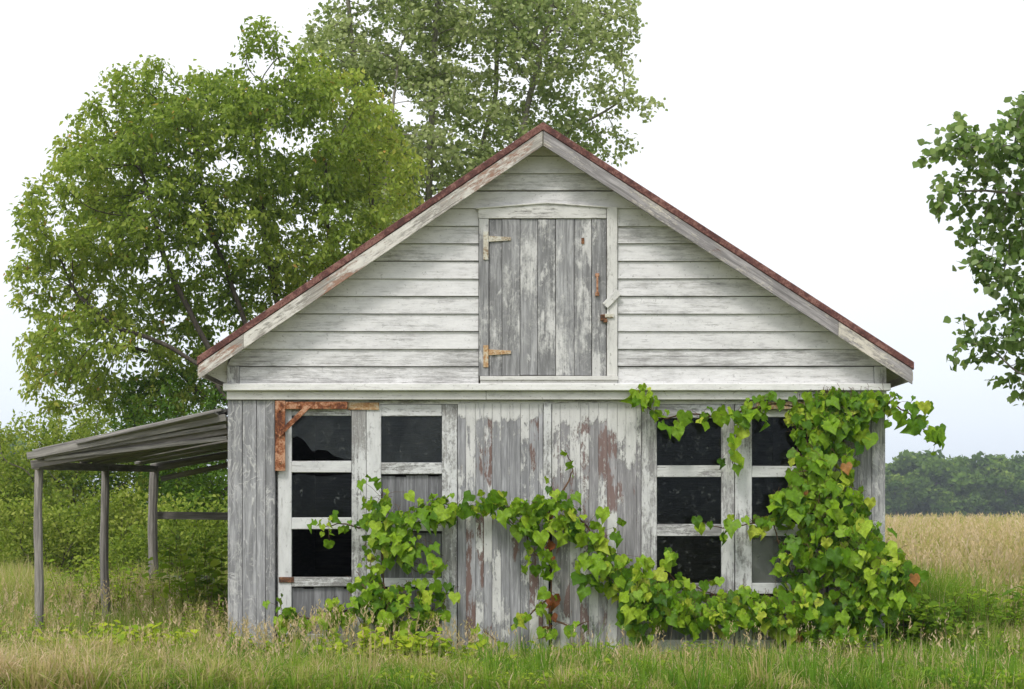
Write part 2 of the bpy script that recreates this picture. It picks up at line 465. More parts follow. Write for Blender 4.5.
# gable clapboards
sid = MB(); pitch = 17.5 / 120
zb = PZ(384)
DL, DR, DT, DB = PX(478.5), PX(617.5), PZ(207.5), PZ(381)
k = 0; z = zb
hidden = 0.10
while z < APZ - hidden - .05:
    z1 = min(z + pitch, APZ - hidden - .01)
    jit = random.uniform(-.0025, .0025)

    def xs(zz):
        l = max(APX - (APZ - hidden - zz) / SL, XL); r = min(APX + (APZ - hidden - zz) / SR, XR)
        return l, r
    (l0, r0), (l1, r1) = xs(z), xs(z1)
    if z < 2.4: l0 = l1 = PX(240.5); r0 = r1 = PX(872.5)
    segs = []
    if z < DT - .02 and z1 > DB: segs = [((l0, l1), (DL, DL)), ((DR, DR), (r0, r1))]
    else: segs = [((l0, l1), (r0, r1))]
    for (a0, a1), (b0, b1) in segs:
        cuts = [(a0, a1)]
        if b0 - a0 > 1.2 and random.random() < .08:
            c = a0 + (b0 - a0) * random.uniform(.25, .8); cuts.append((c, c))
        cuts.append((b0, b1))
        for q in range(len(cuts) - 1):
            g0 = .0015 if q else 0; g1 = .0015 if q < len(cuts) - 2 else 0
            dj = random.uniform(-.002, .002); yb = -.046 + random.uniform(-.003, .003)
            p0, p1 = cuts[q], cuts[q + 1]
            zz0 = z + jit + random.uniform(-.002, .002)
            sid.hexa([(p0[0] + g0, yb, zz0), (p1[0] - g1, yb, zz0 + dj), (p1[1] - g1, -.028, z1 - .0055), (p0[1] + g0, -.028, z1 - .0055),
                      (p0[0] + g0, -.02, zz0), (p1[0] - g1, -.02, zz0 + dj), (p1[1] - g1, -.02, z1 - .0055), (p0[1] + g0, -.02, z1 - .0055)], (1, 0, 0))
    z = z1; k += 1
sid.build('clapboard_siding', M['siding'], G)

# gable sheathing behind the clapboards (solid), with the loft opening closed by its door
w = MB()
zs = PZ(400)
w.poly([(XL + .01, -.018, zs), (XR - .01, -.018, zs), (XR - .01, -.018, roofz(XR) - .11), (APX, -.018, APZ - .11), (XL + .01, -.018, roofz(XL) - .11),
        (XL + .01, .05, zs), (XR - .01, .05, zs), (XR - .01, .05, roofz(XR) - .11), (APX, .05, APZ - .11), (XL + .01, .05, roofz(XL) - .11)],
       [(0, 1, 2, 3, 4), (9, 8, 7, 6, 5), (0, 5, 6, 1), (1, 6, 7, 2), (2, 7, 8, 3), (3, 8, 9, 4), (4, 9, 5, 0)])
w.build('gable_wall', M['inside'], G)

# gable corner boards
for (a, b) in ((228, 240), (873, 885)):
    c = MB(); c.px(a, b, 367, 384, -.052, .03, (0, 0, 1)); c.build('corner_board', M['frame_worn'], G, .002)

# ledge and frieze
c = MB(); c.px(225, 888, 384.4, 391.5, -.11, .088, (1, 0, 0)); c.build('drip_ledge', M['ledge'], G, .006)
c = MB()
for a, b in ((228, 486), (486.4, 885)): c.px(a, b, 391.8, 400, -.062, .06, (1, 0, 0))
c.build('frieze_board', M['trim'], G, .002)

# roof: skin, soffit boards, rake boards, eave fascia
rf = MB()
for sgn, ex in ((-1, EL), (1, ER)):
    n = 14
    e0, r0 = (ex, roofz(ex)), (APX, APZ)
    th = .064
    pts = [(e0[0], YF - .008, e0[1] - th), (r0[0], YF - .008, r0[1] - th), (r0[0], YF - .008, r0[1]), (e0[0], YF - .008, e0[1])]
    if sgn > 0: pts = [pts[1], pts[0], pts[3], pts[2]]
    back = [(p[0], YB, p[2]) for p in pts]
    rf.hexa(pts + back, (1, 0, -sgn * .66))
rf.build('roof', M['roofmetal'], G, .004)
so = MB()
for sgn, ex in ((-1, EL), (1, ER)):
    y = YF + .022
    while y < YB:
        y2 = min(y + .15, YB - .01)
        e0 = ex - sgn * .02
        pts = [(e0, y, roofz(e0) - .105), (APX, y, APZ - .105), (APX, y, APZ - .076), (e0, y, roofz(e0) - .076)]
        if sgn > 0: pts = [pts[1], pts[0], pts[3], pts[2]]
        so.hexa(pts + [(p[0], y2 - .003, p[2]) for p in pts], (1, 0, -sgn * .66))
        y += .15
so.build('soffit', M['soffit'], G)
for sgn, ex, mt in ((-1, EL, 'rake_good'), (1, ER, 'rake_worn')):
    rk = MB(); rh = .122
    e0 = ex - sgn * .012
    cuts = [APX + sgn * .004, APX + (e0 - APX) * (.87 if sgn < 0 else .8), e0]
    for q in range(2):
        x0, x1 = cuts[q], cuts[q + 1] - (sgn * .002 if q == 0 else 0)
        o = .0665 + random.uniform(0, .003)
        pts = [(x1, YF + .001 * q, roofz(x1, o) - rh), (x0, YF, roofz(x0, o) - rh), (x0, YF, roofz(x0, o)), (x1, YF + .001 * q, roofz(x1, o))]
        if sgn > 0: pts = [pts[1], pts[0], pts[3], pts[2]]
        rk.hexa(pts + [(p[0], YF + .022, p[2]) for p in pts], (1, 0, -sgn * .66))
    rk.build('rake_board', M[mt], G, .002)
    fa = MB(); fa.box(min(e0, ex) - (.0 if sgn < 0 else 0), max(e0, ex), YF + .03, YB - .02, roofz(ex) - .150, roofz(ex) - .078, (0, 1, 0))
    fa.build('eave_fascia', M['soffit'], G)

b = MB()
o = [(202, 371.5), (227.8, 384.3), (227.8, 354), (215, 362)]
b.poly([(PX(q), .0, PZ(w_)) for q, w_ in o] + [(PX(q), .02, PZ(w_)) for q, w_ in o], [(0, 1, 2, 3), (7, 6, 5, 4), (0, 4, 5, 1), (1, 5, 6, 2), (2, 6, 7, 3), (3, 7, 4, 0)])
b.build('eave_return', M['trim'], G)

# body walls: sides, back, floor (dim inside)
zt = 2.42
for x0, x1 in ((XL + .004, XL + .06), (XR - .06, XR - .004)):
    b = MB(); y = .03
    while y < 5.48:
        b.box(x0, x1, y, min(y + .145, 5.5), 0, zt, (0, 0, 1)); y += .15
    b.build('side_wall', M['greyboard'], G)
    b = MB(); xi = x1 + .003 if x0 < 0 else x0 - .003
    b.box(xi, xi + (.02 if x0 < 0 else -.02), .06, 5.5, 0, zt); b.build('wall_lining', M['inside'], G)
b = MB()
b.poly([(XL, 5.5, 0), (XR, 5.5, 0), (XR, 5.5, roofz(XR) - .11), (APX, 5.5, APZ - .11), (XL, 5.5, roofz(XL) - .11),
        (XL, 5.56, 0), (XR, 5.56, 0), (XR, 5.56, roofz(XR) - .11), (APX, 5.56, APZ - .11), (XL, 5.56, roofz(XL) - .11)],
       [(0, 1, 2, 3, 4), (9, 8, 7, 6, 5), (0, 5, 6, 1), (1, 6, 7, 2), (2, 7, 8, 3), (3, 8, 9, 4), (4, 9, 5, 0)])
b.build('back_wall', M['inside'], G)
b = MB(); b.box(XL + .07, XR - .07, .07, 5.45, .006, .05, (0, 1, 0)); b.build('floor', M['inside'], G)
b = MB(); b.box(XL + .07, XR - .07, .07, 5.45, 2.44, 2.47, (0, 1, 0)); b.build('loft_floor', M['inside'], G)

# vertical board corner panels
ZB = 664
for edges in ([228.5, 243, 257, 266, 275.5], [828, 842, 856, 871, 884.5]):
    b = MB()
    for i in range(len(edges) - 1):
        b.px(edges[i] + .15, edges[i + 1] - .15, 400.3, ZB + random.uniform(-3, 1), -.03 + random.uniform(-.004, .004), .055, (0, 0, 1), j=.003)
    b.build('board_panel', M['panel'], G, .002)

# door head trim behind the track
b = MB(); b.px(276, 827.5, 400.2, 404, .004, .05, (1, 0, 0)); b.build('door_head', M['trim'], G)
for q in (276, 821.8):
    b = MB(); b.px(q, q + 6, 404, 660, .04, .03, (0, 0, 1)); b.build('door_jamb', M['frame_worn'], G)


def sash_door(x0, x1, c0, c1, rows, fill, ft=.0, mat='frame'):
    """glazed leaf: stiles, rails and muntins in one frame, panes as sub-parts"""
    f = MB()
    yf = ft
    f.px(x0, c0, 404.3, 655, yf, .038, (0, 0, 1), j=.002)
    f.px(c1, x1, 404.3, 655, yf, .038, (0, 0, 1), j=.002)
    edges = [404.3] + [v for r in rows for v in r] + [655]
    for i in range(0, len(edges), 2):
        pr = -.004 if 0 < i < len(edges) - 2 else .002
        f.px(c0 + .15, c1 - .15, edges[i], edges[i + 1], yf + pr, .036, (1, 0, 0), j=.002)
    fr = f.build('glazed_door', M[mat], G, .003)
    for r, kind in zip(rows, fill):
        if kind is None: continue
        if kind == 'board':
            b = MB(); x = c0 + .3
            while x < c1 - 1:
                x2 = min(x + random.uniform(9, 14), c1 - .3); b.px(x, x2 - .15, r[0] + random.uniform(.5, 3), r[1] - .3, yf + .026 + random.uniform(0, .004), .012, (0, 0, 1)); x = x2
            b.build('board_infill', M['greyboard'], fr)
        else:
            p = MB()
            if kind == 'broken':
                o = [(c0, r[0]), (c1, r[0]), (c1, 459), (346, 459.5), (334, 456), (327, 450.5), (318, 449.5), (312, 451.5), (304, 440.5), (297, 436), (c0, 438)]
            elif kind == 'ragged':
                o = [(c0, r[0] + 3), (300, r[0] + 1), (320, r[0] + 4), (c1, r[0] + 1.5), (c1, r[1]), (c0, r[1])]
            else:
                o = [(c0, r[0]), (c1, r[0]), (c1, r[1]), (c0, r[1])]
            n = len(o)
            P3 = [(PX(a), yf + .018, PZ(b)) for a, b in o[::-1]] + [(PX(a), yf + .021, PZ(b)) for a, b in o[::-1]]
            p.poly(P3, [tuple(range(n)), tuple(range(2 * n - 1, n - 1, -1))] + [(i, n + i, n + (i + 1) % n, (i + 1) % n) for i in range(n)])
            p.build('pane', M[{'broken': 'dusty', 'ragged': 'glass', 'clear': 'glass', 'dusty': 'dusty', 'mottled': 'mottled'}[kind]], fr)
    return fr


A = sash_door(278, 366, 291.5, 351.5, [(415.5, 461), (472.5, 517.5), (529, 577), (586.5, 634)], ['broken', 'ragged', None, 'board'])
B = sash_door(366.6, 457, 381, 442, [(416, 462.5), (474, 519), (531, 578), (587, 634)], ['dusty', 'board', 'board', 'board'], .003)
sash_door(641.5, 734.5, 657, 721.5, [(418, 465.5), (477, 524), (536, 583), (594, 640)], ['clear', 'clear', 'clear', 'board'], .002, 'frame_worn')
sash_door(735.2, 826, 752, 815, [(417, 466), (477, 524), (536, 583), (594, 640)], ['clear', 'clear', 'mottled', 'board'], 0, 'frame')
h = MB(); h.px(279, 294, 577, 582.5, -.014, .012); h.build('hinge', M['rust_dark'], A, .002)


def plank_door(x0, x1, mat):
    b = MB(); x = x0
    while x < x1 - 2:
        x2 = min(x + random.uniform(8.2, 10.6), x1)
        if x1 - x2 < 4: x2 = x1
        b.px(x + .12, x2 - .12, 402.6 + random.uniform(0, 1.0), 657 + random.uniform(-2.5, 2), -.004 + random.uniform(-.0015, .002), .03, (0, 0, 1), j=.001)
        x = x2
    b.build('plank_door', M[mat], G, .0015)
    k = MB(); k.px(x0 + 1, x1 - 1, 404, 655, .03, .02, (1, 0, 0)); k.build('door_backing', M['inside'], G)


plank_door(457.6, 543, 'plank_a')
plank_door(552, 641, 'plank_b')
b = MB(); b.px(543.4, 551.3, 403, 505, -.018, .03, (0, 0, 1), j=.003); b.px(543.4, 548.6, 505.3, 656, -.014, .028, (0, 0, 1), j=.003); b.build('astragal_strip', M['frame'], G, .003)

# rusty door track bracket, left, and rusty track end, right
T = MB()
T.px(276, 286, 401, 471, -.052, .014, (0, 0, 1)); T.px(276, 279, 401, 471, -.038, .03, (0, 0, 1))
T.px(286.2, 348, 402, 409.5, -.05, .012, (1, 0, 0), j=.003); T.px(286.2, 348, 402, 404, -.037, .03)
T.bar((PX(279), -.062, PZ(436)), (PX(310), -.062, PZ(406)), .014, .042, (0, 1, 0))
for (q, w_) in ((281, 410), (281, 430), (281, 462), (300, 405.6), (330, 405.6)): T.px(q - 1.3, q + 1.3, w_ - 1.3, w_ + 1.3, -.066, .016)
T.build('track_bracket', M['rust'], G, .002)
T = MB(); T.px(348.5, 379, 402.5, 410, -.012, .012, (1, 0, 0), j=.003); T.build('track_cover', M['rust_cream'], G, .002)
T = MB(); T.px(756, 822, 402.5, 409, -.03, .028, (1, 0, 0), j=.003); T.build('track_cover', M['rust_cream'], G, .002)

# loft door with casing, hinges and latch
LD = MB()
ed = [489.3, 502, 520, 537.5, 555.5, 574, 591.5, 606]
for i in range(7):
    LD.px(ed[i] + .25, ed[i + 1] - .25, 220 + random.uniform(0, .6), 376.3 + random.uniform(-1, .2), -.052 + random.uniform(-.004, .003), .03, (0, 0, 1), j=.0015)
loft = LD.build('loft_door', M['loft'], G, .0025)
b = MB(); b.px(479, 488.8, 220, 376.4, -.064, .045, (0, 0, 1)); b.build('door_casing', M['greyboard' if 0 else 'loft'], G, .003)
b = MB(); b.px(606.5, 617, 208, 376.4, -.066, .045, (0, 0, 1)); b.build('door_casing', M['trim'], G, .003)
b = MB()
X = PX; Z = PZ
o = [(478.5, 219.6), (606, 219.6), (606, 209.6), (546, 205.2), (478.5, 210.4)]
P3 = [(X(a), -.066, Z(c)) for a, c in o] + [(X(a), -.022, Z(c)) for a, c in o]
b.poly(P3, [(0, 1, 2, 3, 4), (9, 8, 7, 6, 5), (0, 5, 6, 1), (1, 6, 7, 2), (2, 7, 8, 3), (3, 8, 9, 4), (4, 9, 5, 0)])
# thin drip cap following the low peak
for (a, c, d_, e_) in ((476, 209.9, 546.4, 204.4), (545.8, 204.4, 606.6, 208.8)):
    b.bar((X(a), -.05, Z(c)), (X(d_), -.05, Z(e_)), .012, .06, (0, 0, 1))
b.build('door_head_casing', M['trim'], G, .002)
b = MB(); b.px(480, 617.5, 376.8, 380.6, -.082, .062, (1, 0, 0), j=.002); b.px(480.5, 617, 380.8, 384.3, -.06, .04, (1, 0, 0)); b.build('door_sill', M['trim'], G, .002)
for (ya, yb_, s1, s2, mt) in ((233, 261, 237, 243, 'rust_pale'), (346, 368, 350, 356, 'rust_cream')):
    h = MB(); h.px(483.5, 488.5, ya, yb_, -.074, .010, (0, 0, 1))
    ym = (s1 + s2) / 2
    h.poly([(X(488.6), -.066, Z(s2)), (X(511), -.066, Z(ym + 1.6)), (X(511), -.066, Z(ym - 1.6)), (X(488.6), -.066, Z(s1)),
            (X(488.6), -.058, Z(s2)), (X(511), -.058, Z(ym + 1.6)), (X(511), -.058, Z(ym - 1.6)), (X(488.6), -.058, Z(s1))],
           [(0, 1, 2, 3), (7, 6, 5, 4), (0, 4, 5, 1), (1, 5, 6, 2), (2, 6, 7, 3), (3, 7, 4, 0)])
    for s_ in (492, 499, 506): h.px(s_, s_ + 1.4, ym - .7, ym + .7, -.070, .005)
    h.build('strap_hinge', M[mt], loft, .0015)
h = MB(); h.bar((X(596.8), -.088, Z(276.5)), (X(596.8), -.088, Z(295)), .016, .012, (1, 0, 0))
h.px(594.9, 598.7, 274.6, 278, -.085, .032); h.px(594.9, 598.7, 293.5, 297, -.085, .032)
h.build('pull_handle', M['rust'], loft, .002)
h = MB(); h.px(600, 606.3, 315.5, 321.5, -.078, .022); h.px(602.5, 607, 320.6, 323.4, -.082, .012)
h.build('hasp', M['rust_dark'], loft, .002)
h = MB(); h.px(604.5, 613.5, 314.8, 318.6, -.084, .012); h.build('latch_bolt', M['rust_pale'], G, .002)
h = MB(); h.bar((X(604.5), -.080, Z(307)), (X(618.5), -.080, Z(293)), .014, .06, (0, 1, 0)); h.bar((X(611.2), -.089, Z(300.5)), (X(612), -.089, Z(299.7)), .01, .008, (0, 1, 0))
h.bar((0, 0, -5), (0, 0, -5.001), .001, .001) if False else None
h.build('turn_button', M['trim'], G, .003)
h = MB(); h.px(581, 584, 239, 245, -.06, .004); h.build('knot_stain', M['rust_dark'], loft)

# ------------------------------------------------------------------ lean-to
L = empty('lean_to', (-3.3, 2.4, 0), 'collapsing open lean-to of bare grey boards on three posts', 'lean-to')


def lz(x, y):  # roof plane of the lean-to
    t = (x + 4.09) / (4.09 - 2.37)
    return 1.70 + .365 * t + .022 * y * (1 - .6 * t) + .012 * math.sin(y * 2.1)


rb = MB(); y = -.02
i = 0
while y < 4.9:
    wd = random.uniform(.13, .24)
    x0 = -4.05 + random.uniform(-.03, .10); x1 = XL - .012
    dz0, dz1 = random.uniform(-.02, .03), random.uniform(-.02, .03)
    rb.bar((x0, y + wd / 2, lz(x0, y) + dz0), (x1, y + wd / 2 + random.uniform(-.03, .03), lz(x1, y) + dz1), random.uniform(.02, .032), wd, (0, 0, 1))
    y += wd + random.uniform(-.01, .02); i += 1
# second, looser layer on top: split and slipped boards
for q in range(16):
    y = random.uniform(0, 4.4) if q > 5 else q * .11
    x0 = random.uniform(-4.05, -3.5); x1 = x0 + random.uniform(.8, 1.6); x1 = min(x1, XL - .015)
    rb.bar((x0, y, lz(x0, y) + .045 + random.uniform(-.01, .02)), (x1, y + random.uniform(-.12, .12), lz(x1, y) + .05 + random.uniform(-.01, .03)), random.uniform(.018, .026), random.uniform(.09, .18), (random.uniform(-.1, .1), random.uniform(-.2, .2), 1))
rb.build('roof_boards', M['oldwood'], L, .004)
rb = MB()
for yy in (.05, .16): rb.bar((-4.02, yy, lz(-4.02, yy) - .045), (XL - .012, yy, lz(XL, yy) - (.10 if yy < .1 else .14)), .07 if yy < .1 else .05, .035, (0, 0, 1))
rb.bar((-4.0, 4.75, lz(-4.0, 4.75) - .05), (XL - .012, 4.75, lz(XL, 4.75) - .05), .07, .04, (0, 0, 1))
rb.bar((-3.95, 4.9, lz(-4.0, 4.75) - .16), (XL - .012, 4.9, lz(XL, 4.75) - .12), .06, .035, (0, 0, 1))
rb.bar((-4.0, .12, lz(-4.0, 0) - .05), (-3.98, 4.85, lz(-4.0, 4.8) - .05), .07, .05, (0, 0, 1))
rb.build('rafter', M['oldpost'], L, .004)
rb = MB()
for q, (za, zr, wv, xa) in enumerate(((1.730, 2.065, .06, -4.03), (1.715, 1.995, .035, -3.98), (1.695, 1.895, .035, -3.9))):
    yy = -.035 + q * .028
    zz0 = za + (zr - za) * (xa + 4.1) / 1.73
    rb.bar((xa, yy, zz0), (XL - .012, yy, zr), wv, .022, (0, 0, 1))
for (x0_, x1_) in ((-3.25, -3.0), (-3.05, -2.7)): rb.bar((x0_, .0, lz(x0_, 0) + .06), (x1_, .05, lz(x1_, 0) + .05), .02, .16, (.1, 0, 1))
rb.build('split_boards', M['oldwood'], L, .003)
rb = MB(); rb.bar((-4.1, 4.98, 1.245), (XL - .012, 4.98, 1.225), .085, .03, (0, 0, 1)); rb.build('rail', M['oldpost'], L, .003)
for (pxc, yd, wpx, lean, sm) in ((38, 14.25, 9, .01, 1), (105.5, 16.5, 8.5, -.015, 2), (152.5, 18.85, 10, .012, 3)):
    x = PX(pxc, yd); wm = wpx * yd / FPX; top = lz(x, yd - DIST) - .02
    n = 16; tt = np.linspace(0, 1, n)
    ph = random.uniform(0, 6)
    pts = np.stack([x + lean * tt + .008 * np.sin(tt * 7 + ph), np.full(n, yd - DIST) + .006 * np.cos(tt * 6), tt * top], 1)
    rad = wm / 2 * (1.08 - .16 * tt) * (1 + .05 * np.sin(tt * 23 + ph))
    V, F = [], []
    K = 9
    me = MB()
    ring = [[(p[0] + r_ * math.cos(a_) * (1 + .1 * math.sin(3 * a_ + ph)), p[1] + r_ * math.sin(a_), p[2]) for a_ in [2 * math.pi * q / K for q in range(K)]] for p, r_ in zip(pts, rad)]
    fl = [v for rg in ring for v in rg]
    fc = [(a_ * K + b_, a_ * K + (b_ + 1) % K, (a_ + 1) * K + (b_ + 1) % K, (a_ + 1) * K + b_) for a_ in range(n - 1) for b_ in range(K)]
    fc.append(tuple((n - 1) * K + q for q in range(K)))
    me.poly(fl, fc, (0, 0, 1)); me.build('post', M['oldpost'], L)

# weathered sheet lying in the weeds beyond the lean-to
b = MB()
x0, x1 = PX(158, 19.6), PX(214, 19.6); z0 = PZ(592, 19.6) - .1; z1 = PZ(575, 19.6)
for q in range(5):
    a0 = x0 + (x1 - x0) * q / 5; a1 = x0 + (x1 - x0) * (q + 1) / 5 - .01
    b.box(a0, a1, 5.6, 5.63, .0, z1 + random.uniform(-.01, .01), (0, 0, 1))
o = b.build('grey_board_crate', M['greyboard'])
b2 = MB(); b2.box(x0 - .01, x1 + .01, 5.56, 5.595, z1 - .1, z1 - .03, (1, 0, 0)); b2.build('rail', M['greyboard'], o)
tag(o, 'low grey board crate side half hidden in weeds behind lean-to', 'board panel')


# ------------------------------------------------------------------ trees
def vnoise(P, sc, seed=0):
    """cheap smooth noise 0..1 from a few random waves"""
    r = np.random.default_rng(seed); s = np.zeros(len(P))
    for q in range(7):
        k_ = r.normal(size=3) * sc; s += np.sin(P @ k_ + r.uniform(0, 6.28))
    return .5 + .5 * np.tanh(s / 2.0)


def sample_blobs(blobs, n, seed, gap=.35, nsc=2.2, shell=.5):
    r = np.random.default_rng(seed)
    vol = np.array([b[3] * b[4] * b[5] for b in blobs]) ** .8; vol /= vol.sum()
    out = []
    while sum(len(o_) for o_ in out) < n:
        idx = r.choice(len(blobs), n, p=vol); B_ = np.array(blobs)[idx]
        u = norm(r.normal(size=(n, 3))); rad = r.uniform(0, 1, (n, 1)) ** (1 / (3 + 3 * shell))
        P = B_[:, :3] + u * rad * B_[:, 3:6]
        keep = vnoise(P, nsc, seed + 1) > gap
        out.append(P[keep & (P[:, 2] > .15)])
    return np.concatenate(out)[:n]


def colonize(att, stems, step, infl, kill, iters=120, trop=0.0, seed=0):
    r = np.random.default_rng(seed)
    nodes, par = [], []
    for st in stems:          # polylines; the first point of each may join the first stem
        st = np.asarray(st, float); seg = []
        for a_, b_ in zip(st[:-1], st[1:]):
            m = max(1, int(np.linalg.norm(b_ - a_) / step)); seg += [a_ + (b_ - a_) * t for t in np.arange(m) / m]
        seg.append(st[-1])
        if nodes:
            dd = np.linalg.norm(np.array(nodes) - seg[0], axis=1); j = int(dd.argmin()); prev = j
            seg = seg[1:]
        else: prev = -1
        for p in seg:
            nodes.append(p + r.normal(0, step * .10, 3) * (prev >= 0)); par.append(prev); prev = len(nodes) - 1
    nodes = [np.array(p) for p in nodes]
    A_ = att.copy(); N_ = np.array(nodes)
    D2 = ((A_[:, None] - N_[None]) ** 2).sum(-1); near = D2.argmin(1); nd = D2.min(1)
    for it in range(iters):
        if len(A_) == 0: break
        act = nd < infl ** 2
        if not act.any():
            infl *= 1.5
            if infl > 20: break
            continue
        dirs = norm(A_[act] - N_[near[act]])
        ids, inv = np.unique(near[act], return_inverse=True)
        acc = np.zeros((len(ids), 3)); np.add.at(acc, inv, dirs)
        acc = norm(acc + r.normal(0, .25, acc.shape)); acc[:, 2] += trop; acc = norm(acc)
        new = N_[ids] + acc * step
        base = len(N_)
        N_ = np.concatenate([N_, new]); par += ids.tolist()
        Dn = ((A_[:, None] - new[None]) ** 2).sum(-1); m = Dn.min(1); mi = Dn.argmin(1)
        up = m < nd; near = np.where(up, mi + base, near); nd = np.where(up, m, nd)
        keep = nd > kill ** 2
        A_, near, nd = A_[keep], near[keep], nd[keep]
    return N_, np.array(par)


def tree_mesh(N_, par, tip_r, expo, cap):
    n = len(N_); kids = [[] for _ in range(n)]
    for i_, p in enumerate(par):
        if p >= 0: kids[p].append(i_)
    rad = np.zeros(n)
    order = list(range(n))[::-1]      # children always come after their parent
    acc = np.zeros(n)
    for i_ in order:
        rad[i_] = tip_r if not kids[i_] else acc[i_] ** (1 / expo)
        if par[i_] >= 0: acc[par[i_]] += rad[i_] ** expo
    rad = np.minimum(rad, cap)
    # light smoothing of the skeleton
    S = N_.copy()
    for _ in range(2):
        T_ = S.copy()
        for i_ in range(n):
            if par[i_] >= 0 and kids[i_]:
                T_[i_] = .5 * S[i_] + .25 * S[par[i_]] + .25 * S[max(kids[i_], key=lambda q: rad[q])]
        S = T_
    chains = []; stack = [i_ for i_ in range(n) if par[i_] < 0]
    while stack:
        i_ = stack.pop(); pts = []; rr = []
        if par[i_] >= 0: pts.append(S[par[i_]]); rr.append(rad[i_])
        while True:
            pts.append(S[i_]); rr.append(rad[i_])
            ks = kids[i_]
            if not ks: break
            b_ = max(ks, key=lambda q: rad[q])
            stack += [q for q in ks if q != b_]; i_ = b_
        chains.append((pts, rr))
    return S, rad, kids, chains


def make_tree(name, label, cat, blobs, stems, n_att, step, kill, infl, leafmat, barkmat, tpl, lsize, per, spread, twig_r,
              tip_r=.004, cap=.16, seed=1, gap=.35, nsc=2.2, droop=.6, group=None, width=1.0, tone=(.5, .22), expo=2.4, updir=.6, base=None):
    base = base if base is not None else (stems[0][0][0], stems[0][0][1], 0)
    T_ = empty(name, base, label, cat, group)
    att = sample_blobs(blobs, n_att, seed, gap, nsc)
    N_, par = colonize(att, stems, step, infl, kill, seed=seed)
    S, rad, kids, chains = tree_mesh(N_, par, tip_r, expo, cap)
    tubes('trunk', chains, M[barkmat], T_)
    r = np.random.default_rng(seed + 5)
    tw = np.where(rad < twig_r)[0]
    tw = tw[par[tw] >= 0]
    dirn = norm(S[tw] - S[par[tw]])
    cnt = r.poisson(per, len(tw)); idx = np.repeat(np.arange(len(tw)), cnt)
    P = S[tw][idx] + r.normal(0, spread, (len(idx), 3)) * np.array([1, 1, .8])
    D = dirn[idx] * .6 + r.normal(0, .7, (len(idx), 3)); D[:, 2] -= droop
    Nn = r.normal(0, .6, (len(idx), 3)); Nn[:, 2] += updir; Nn[:, 1] -= .25
    clump = vnoise(S[tw], 1.3, seed + 9)[idx]
    tn = np.clip(tone[0] + (clump - .5) * .45 + r.normal(0, tone[1], len(idx)), 0, 1)
    tn = np.minimum(tn, .93); tn[r.random(len(tn)) < .006] = 1.0
    leaves('crown', P, D, Nn, r.uniform(.6, 1.25, len(P)) * lsize, tn, tpl, M[leafmat], T_, width)
    print(name, 'nodes', len(N_), 'leaves', len(P))
    return T_


def pb(px, py, yd, rx, ry, dy=0.0, rd=None):
    s_ = yd / FPX; p = at(px, py, yd)
    return (p[0], p[1] + dy, p[2], rx * s_, (rd if rd else (rx + ry) / 2 * s_), ry * s_)


# broad green tree behind the garage, left
Y1 = 26.0
bl = [pb(262, 50, Y1, 26, 34), pb(262, 105, Y1, 60, 45), pb(292, 112, Y1, 34, 36, -.2), pb(303, 190, Y1, 36, 44, -.2), pb(150, 112, Y1, 60, 44, -.3), pb(205, 112, Y1, 56, 42, .2), pb(215, 150, Y1, 90, 60, -.6), pb(320, 130, Y1, 80, 70, .2), pb(300, 80, Y1, 36, 40, .3),
      pb(108, 128, Y1, 42, 34, .1), pb(100, 165, Y1, 54, 56, .3), pb(65, 225, Y1, 46, 46, -.2), pb(125, 215, Y1, 90, 60, -.7), pb(200, 225, Y1, 80, 60, -.4), pb(285, 225, Y1, 100, 60, .3), pb(375, 190, Y1, 50, 70, .6),
      pb(50, 285, Y1, 42, 40, 0), pb(120, 290, Y1, 64, 42, .2), pb(90, 350, Y1, 66, 40, -.4), pb(55, 375, Y1, 42, 40, .3), pb(200, 300, Y1, 60, 34, .6), pb(255, 305, Y1, 50, 40, .8), pb(165, 345, Y1, 60, 30, .7), pb(215, 375, Y1, 40, 34, .9), pb(140, 390, Y1, 70, 30, .6), pb(340, 285, Y1, 60, 50, 1.0)]
root = at(285, 0, Y1); root[2] = 0


def S_(*pp, yd=Y1, dy=()):
    o_ = []
    for q, (a_, b_) in enumerate(pp):
        p = at(a_, b_, yd); p[1] += dy[q] if q < len(dy) else 0
        if b_ > 590: p[2] = 0
        o_.append(p)
    return o_


st = [S_((285, 700), (280, 560), (262, 470), (235, 390), (200, 330), (168, 260), (150, 180), dy=(0, 0, 0, -.1, -.2, -.4, -.4)),
      S_((280, 560), (278, 440), (255, 360), (232, 290), (205, 215), (200, 150), dy=(0, .3, .3, .1, 0, -.2)),
      S_((280, 560), (290, 420), (278, 330), (262, 240), (255, 150), (258, 80), dy=(0, .2, .5, .4, .2, 0)),
      S_((280, 560), (305, 430), (312, 330), (325, 250), (322, 160), dy=(0, .3, .6, .6, .4)),
      S_((262, 470), (215, 375), (170, 345), (120, 330), (75, 290), dy=(0, -.4, -.5, -.5, -.2)),
      S_((255, 480), (205, 400), (150, 352), (95, 335), dy=(0, .5, .8, .6)),
      S_((290, 440), (340, 340), (365, 260), (370, 190), dy=(0, .3, .6, .6))]
make_tree('broadleaf_tree', 'broad bright green tree with several stems behind the garage, left', 'tree', bl, st, 9000, .12, .155, 1.2,
          'leaf_maple', 'bark', LANCE, .100, 15, .070, .0090, .0042, .12, 3, .22, 3.0, .7, None, 1.35, (.46, .17))

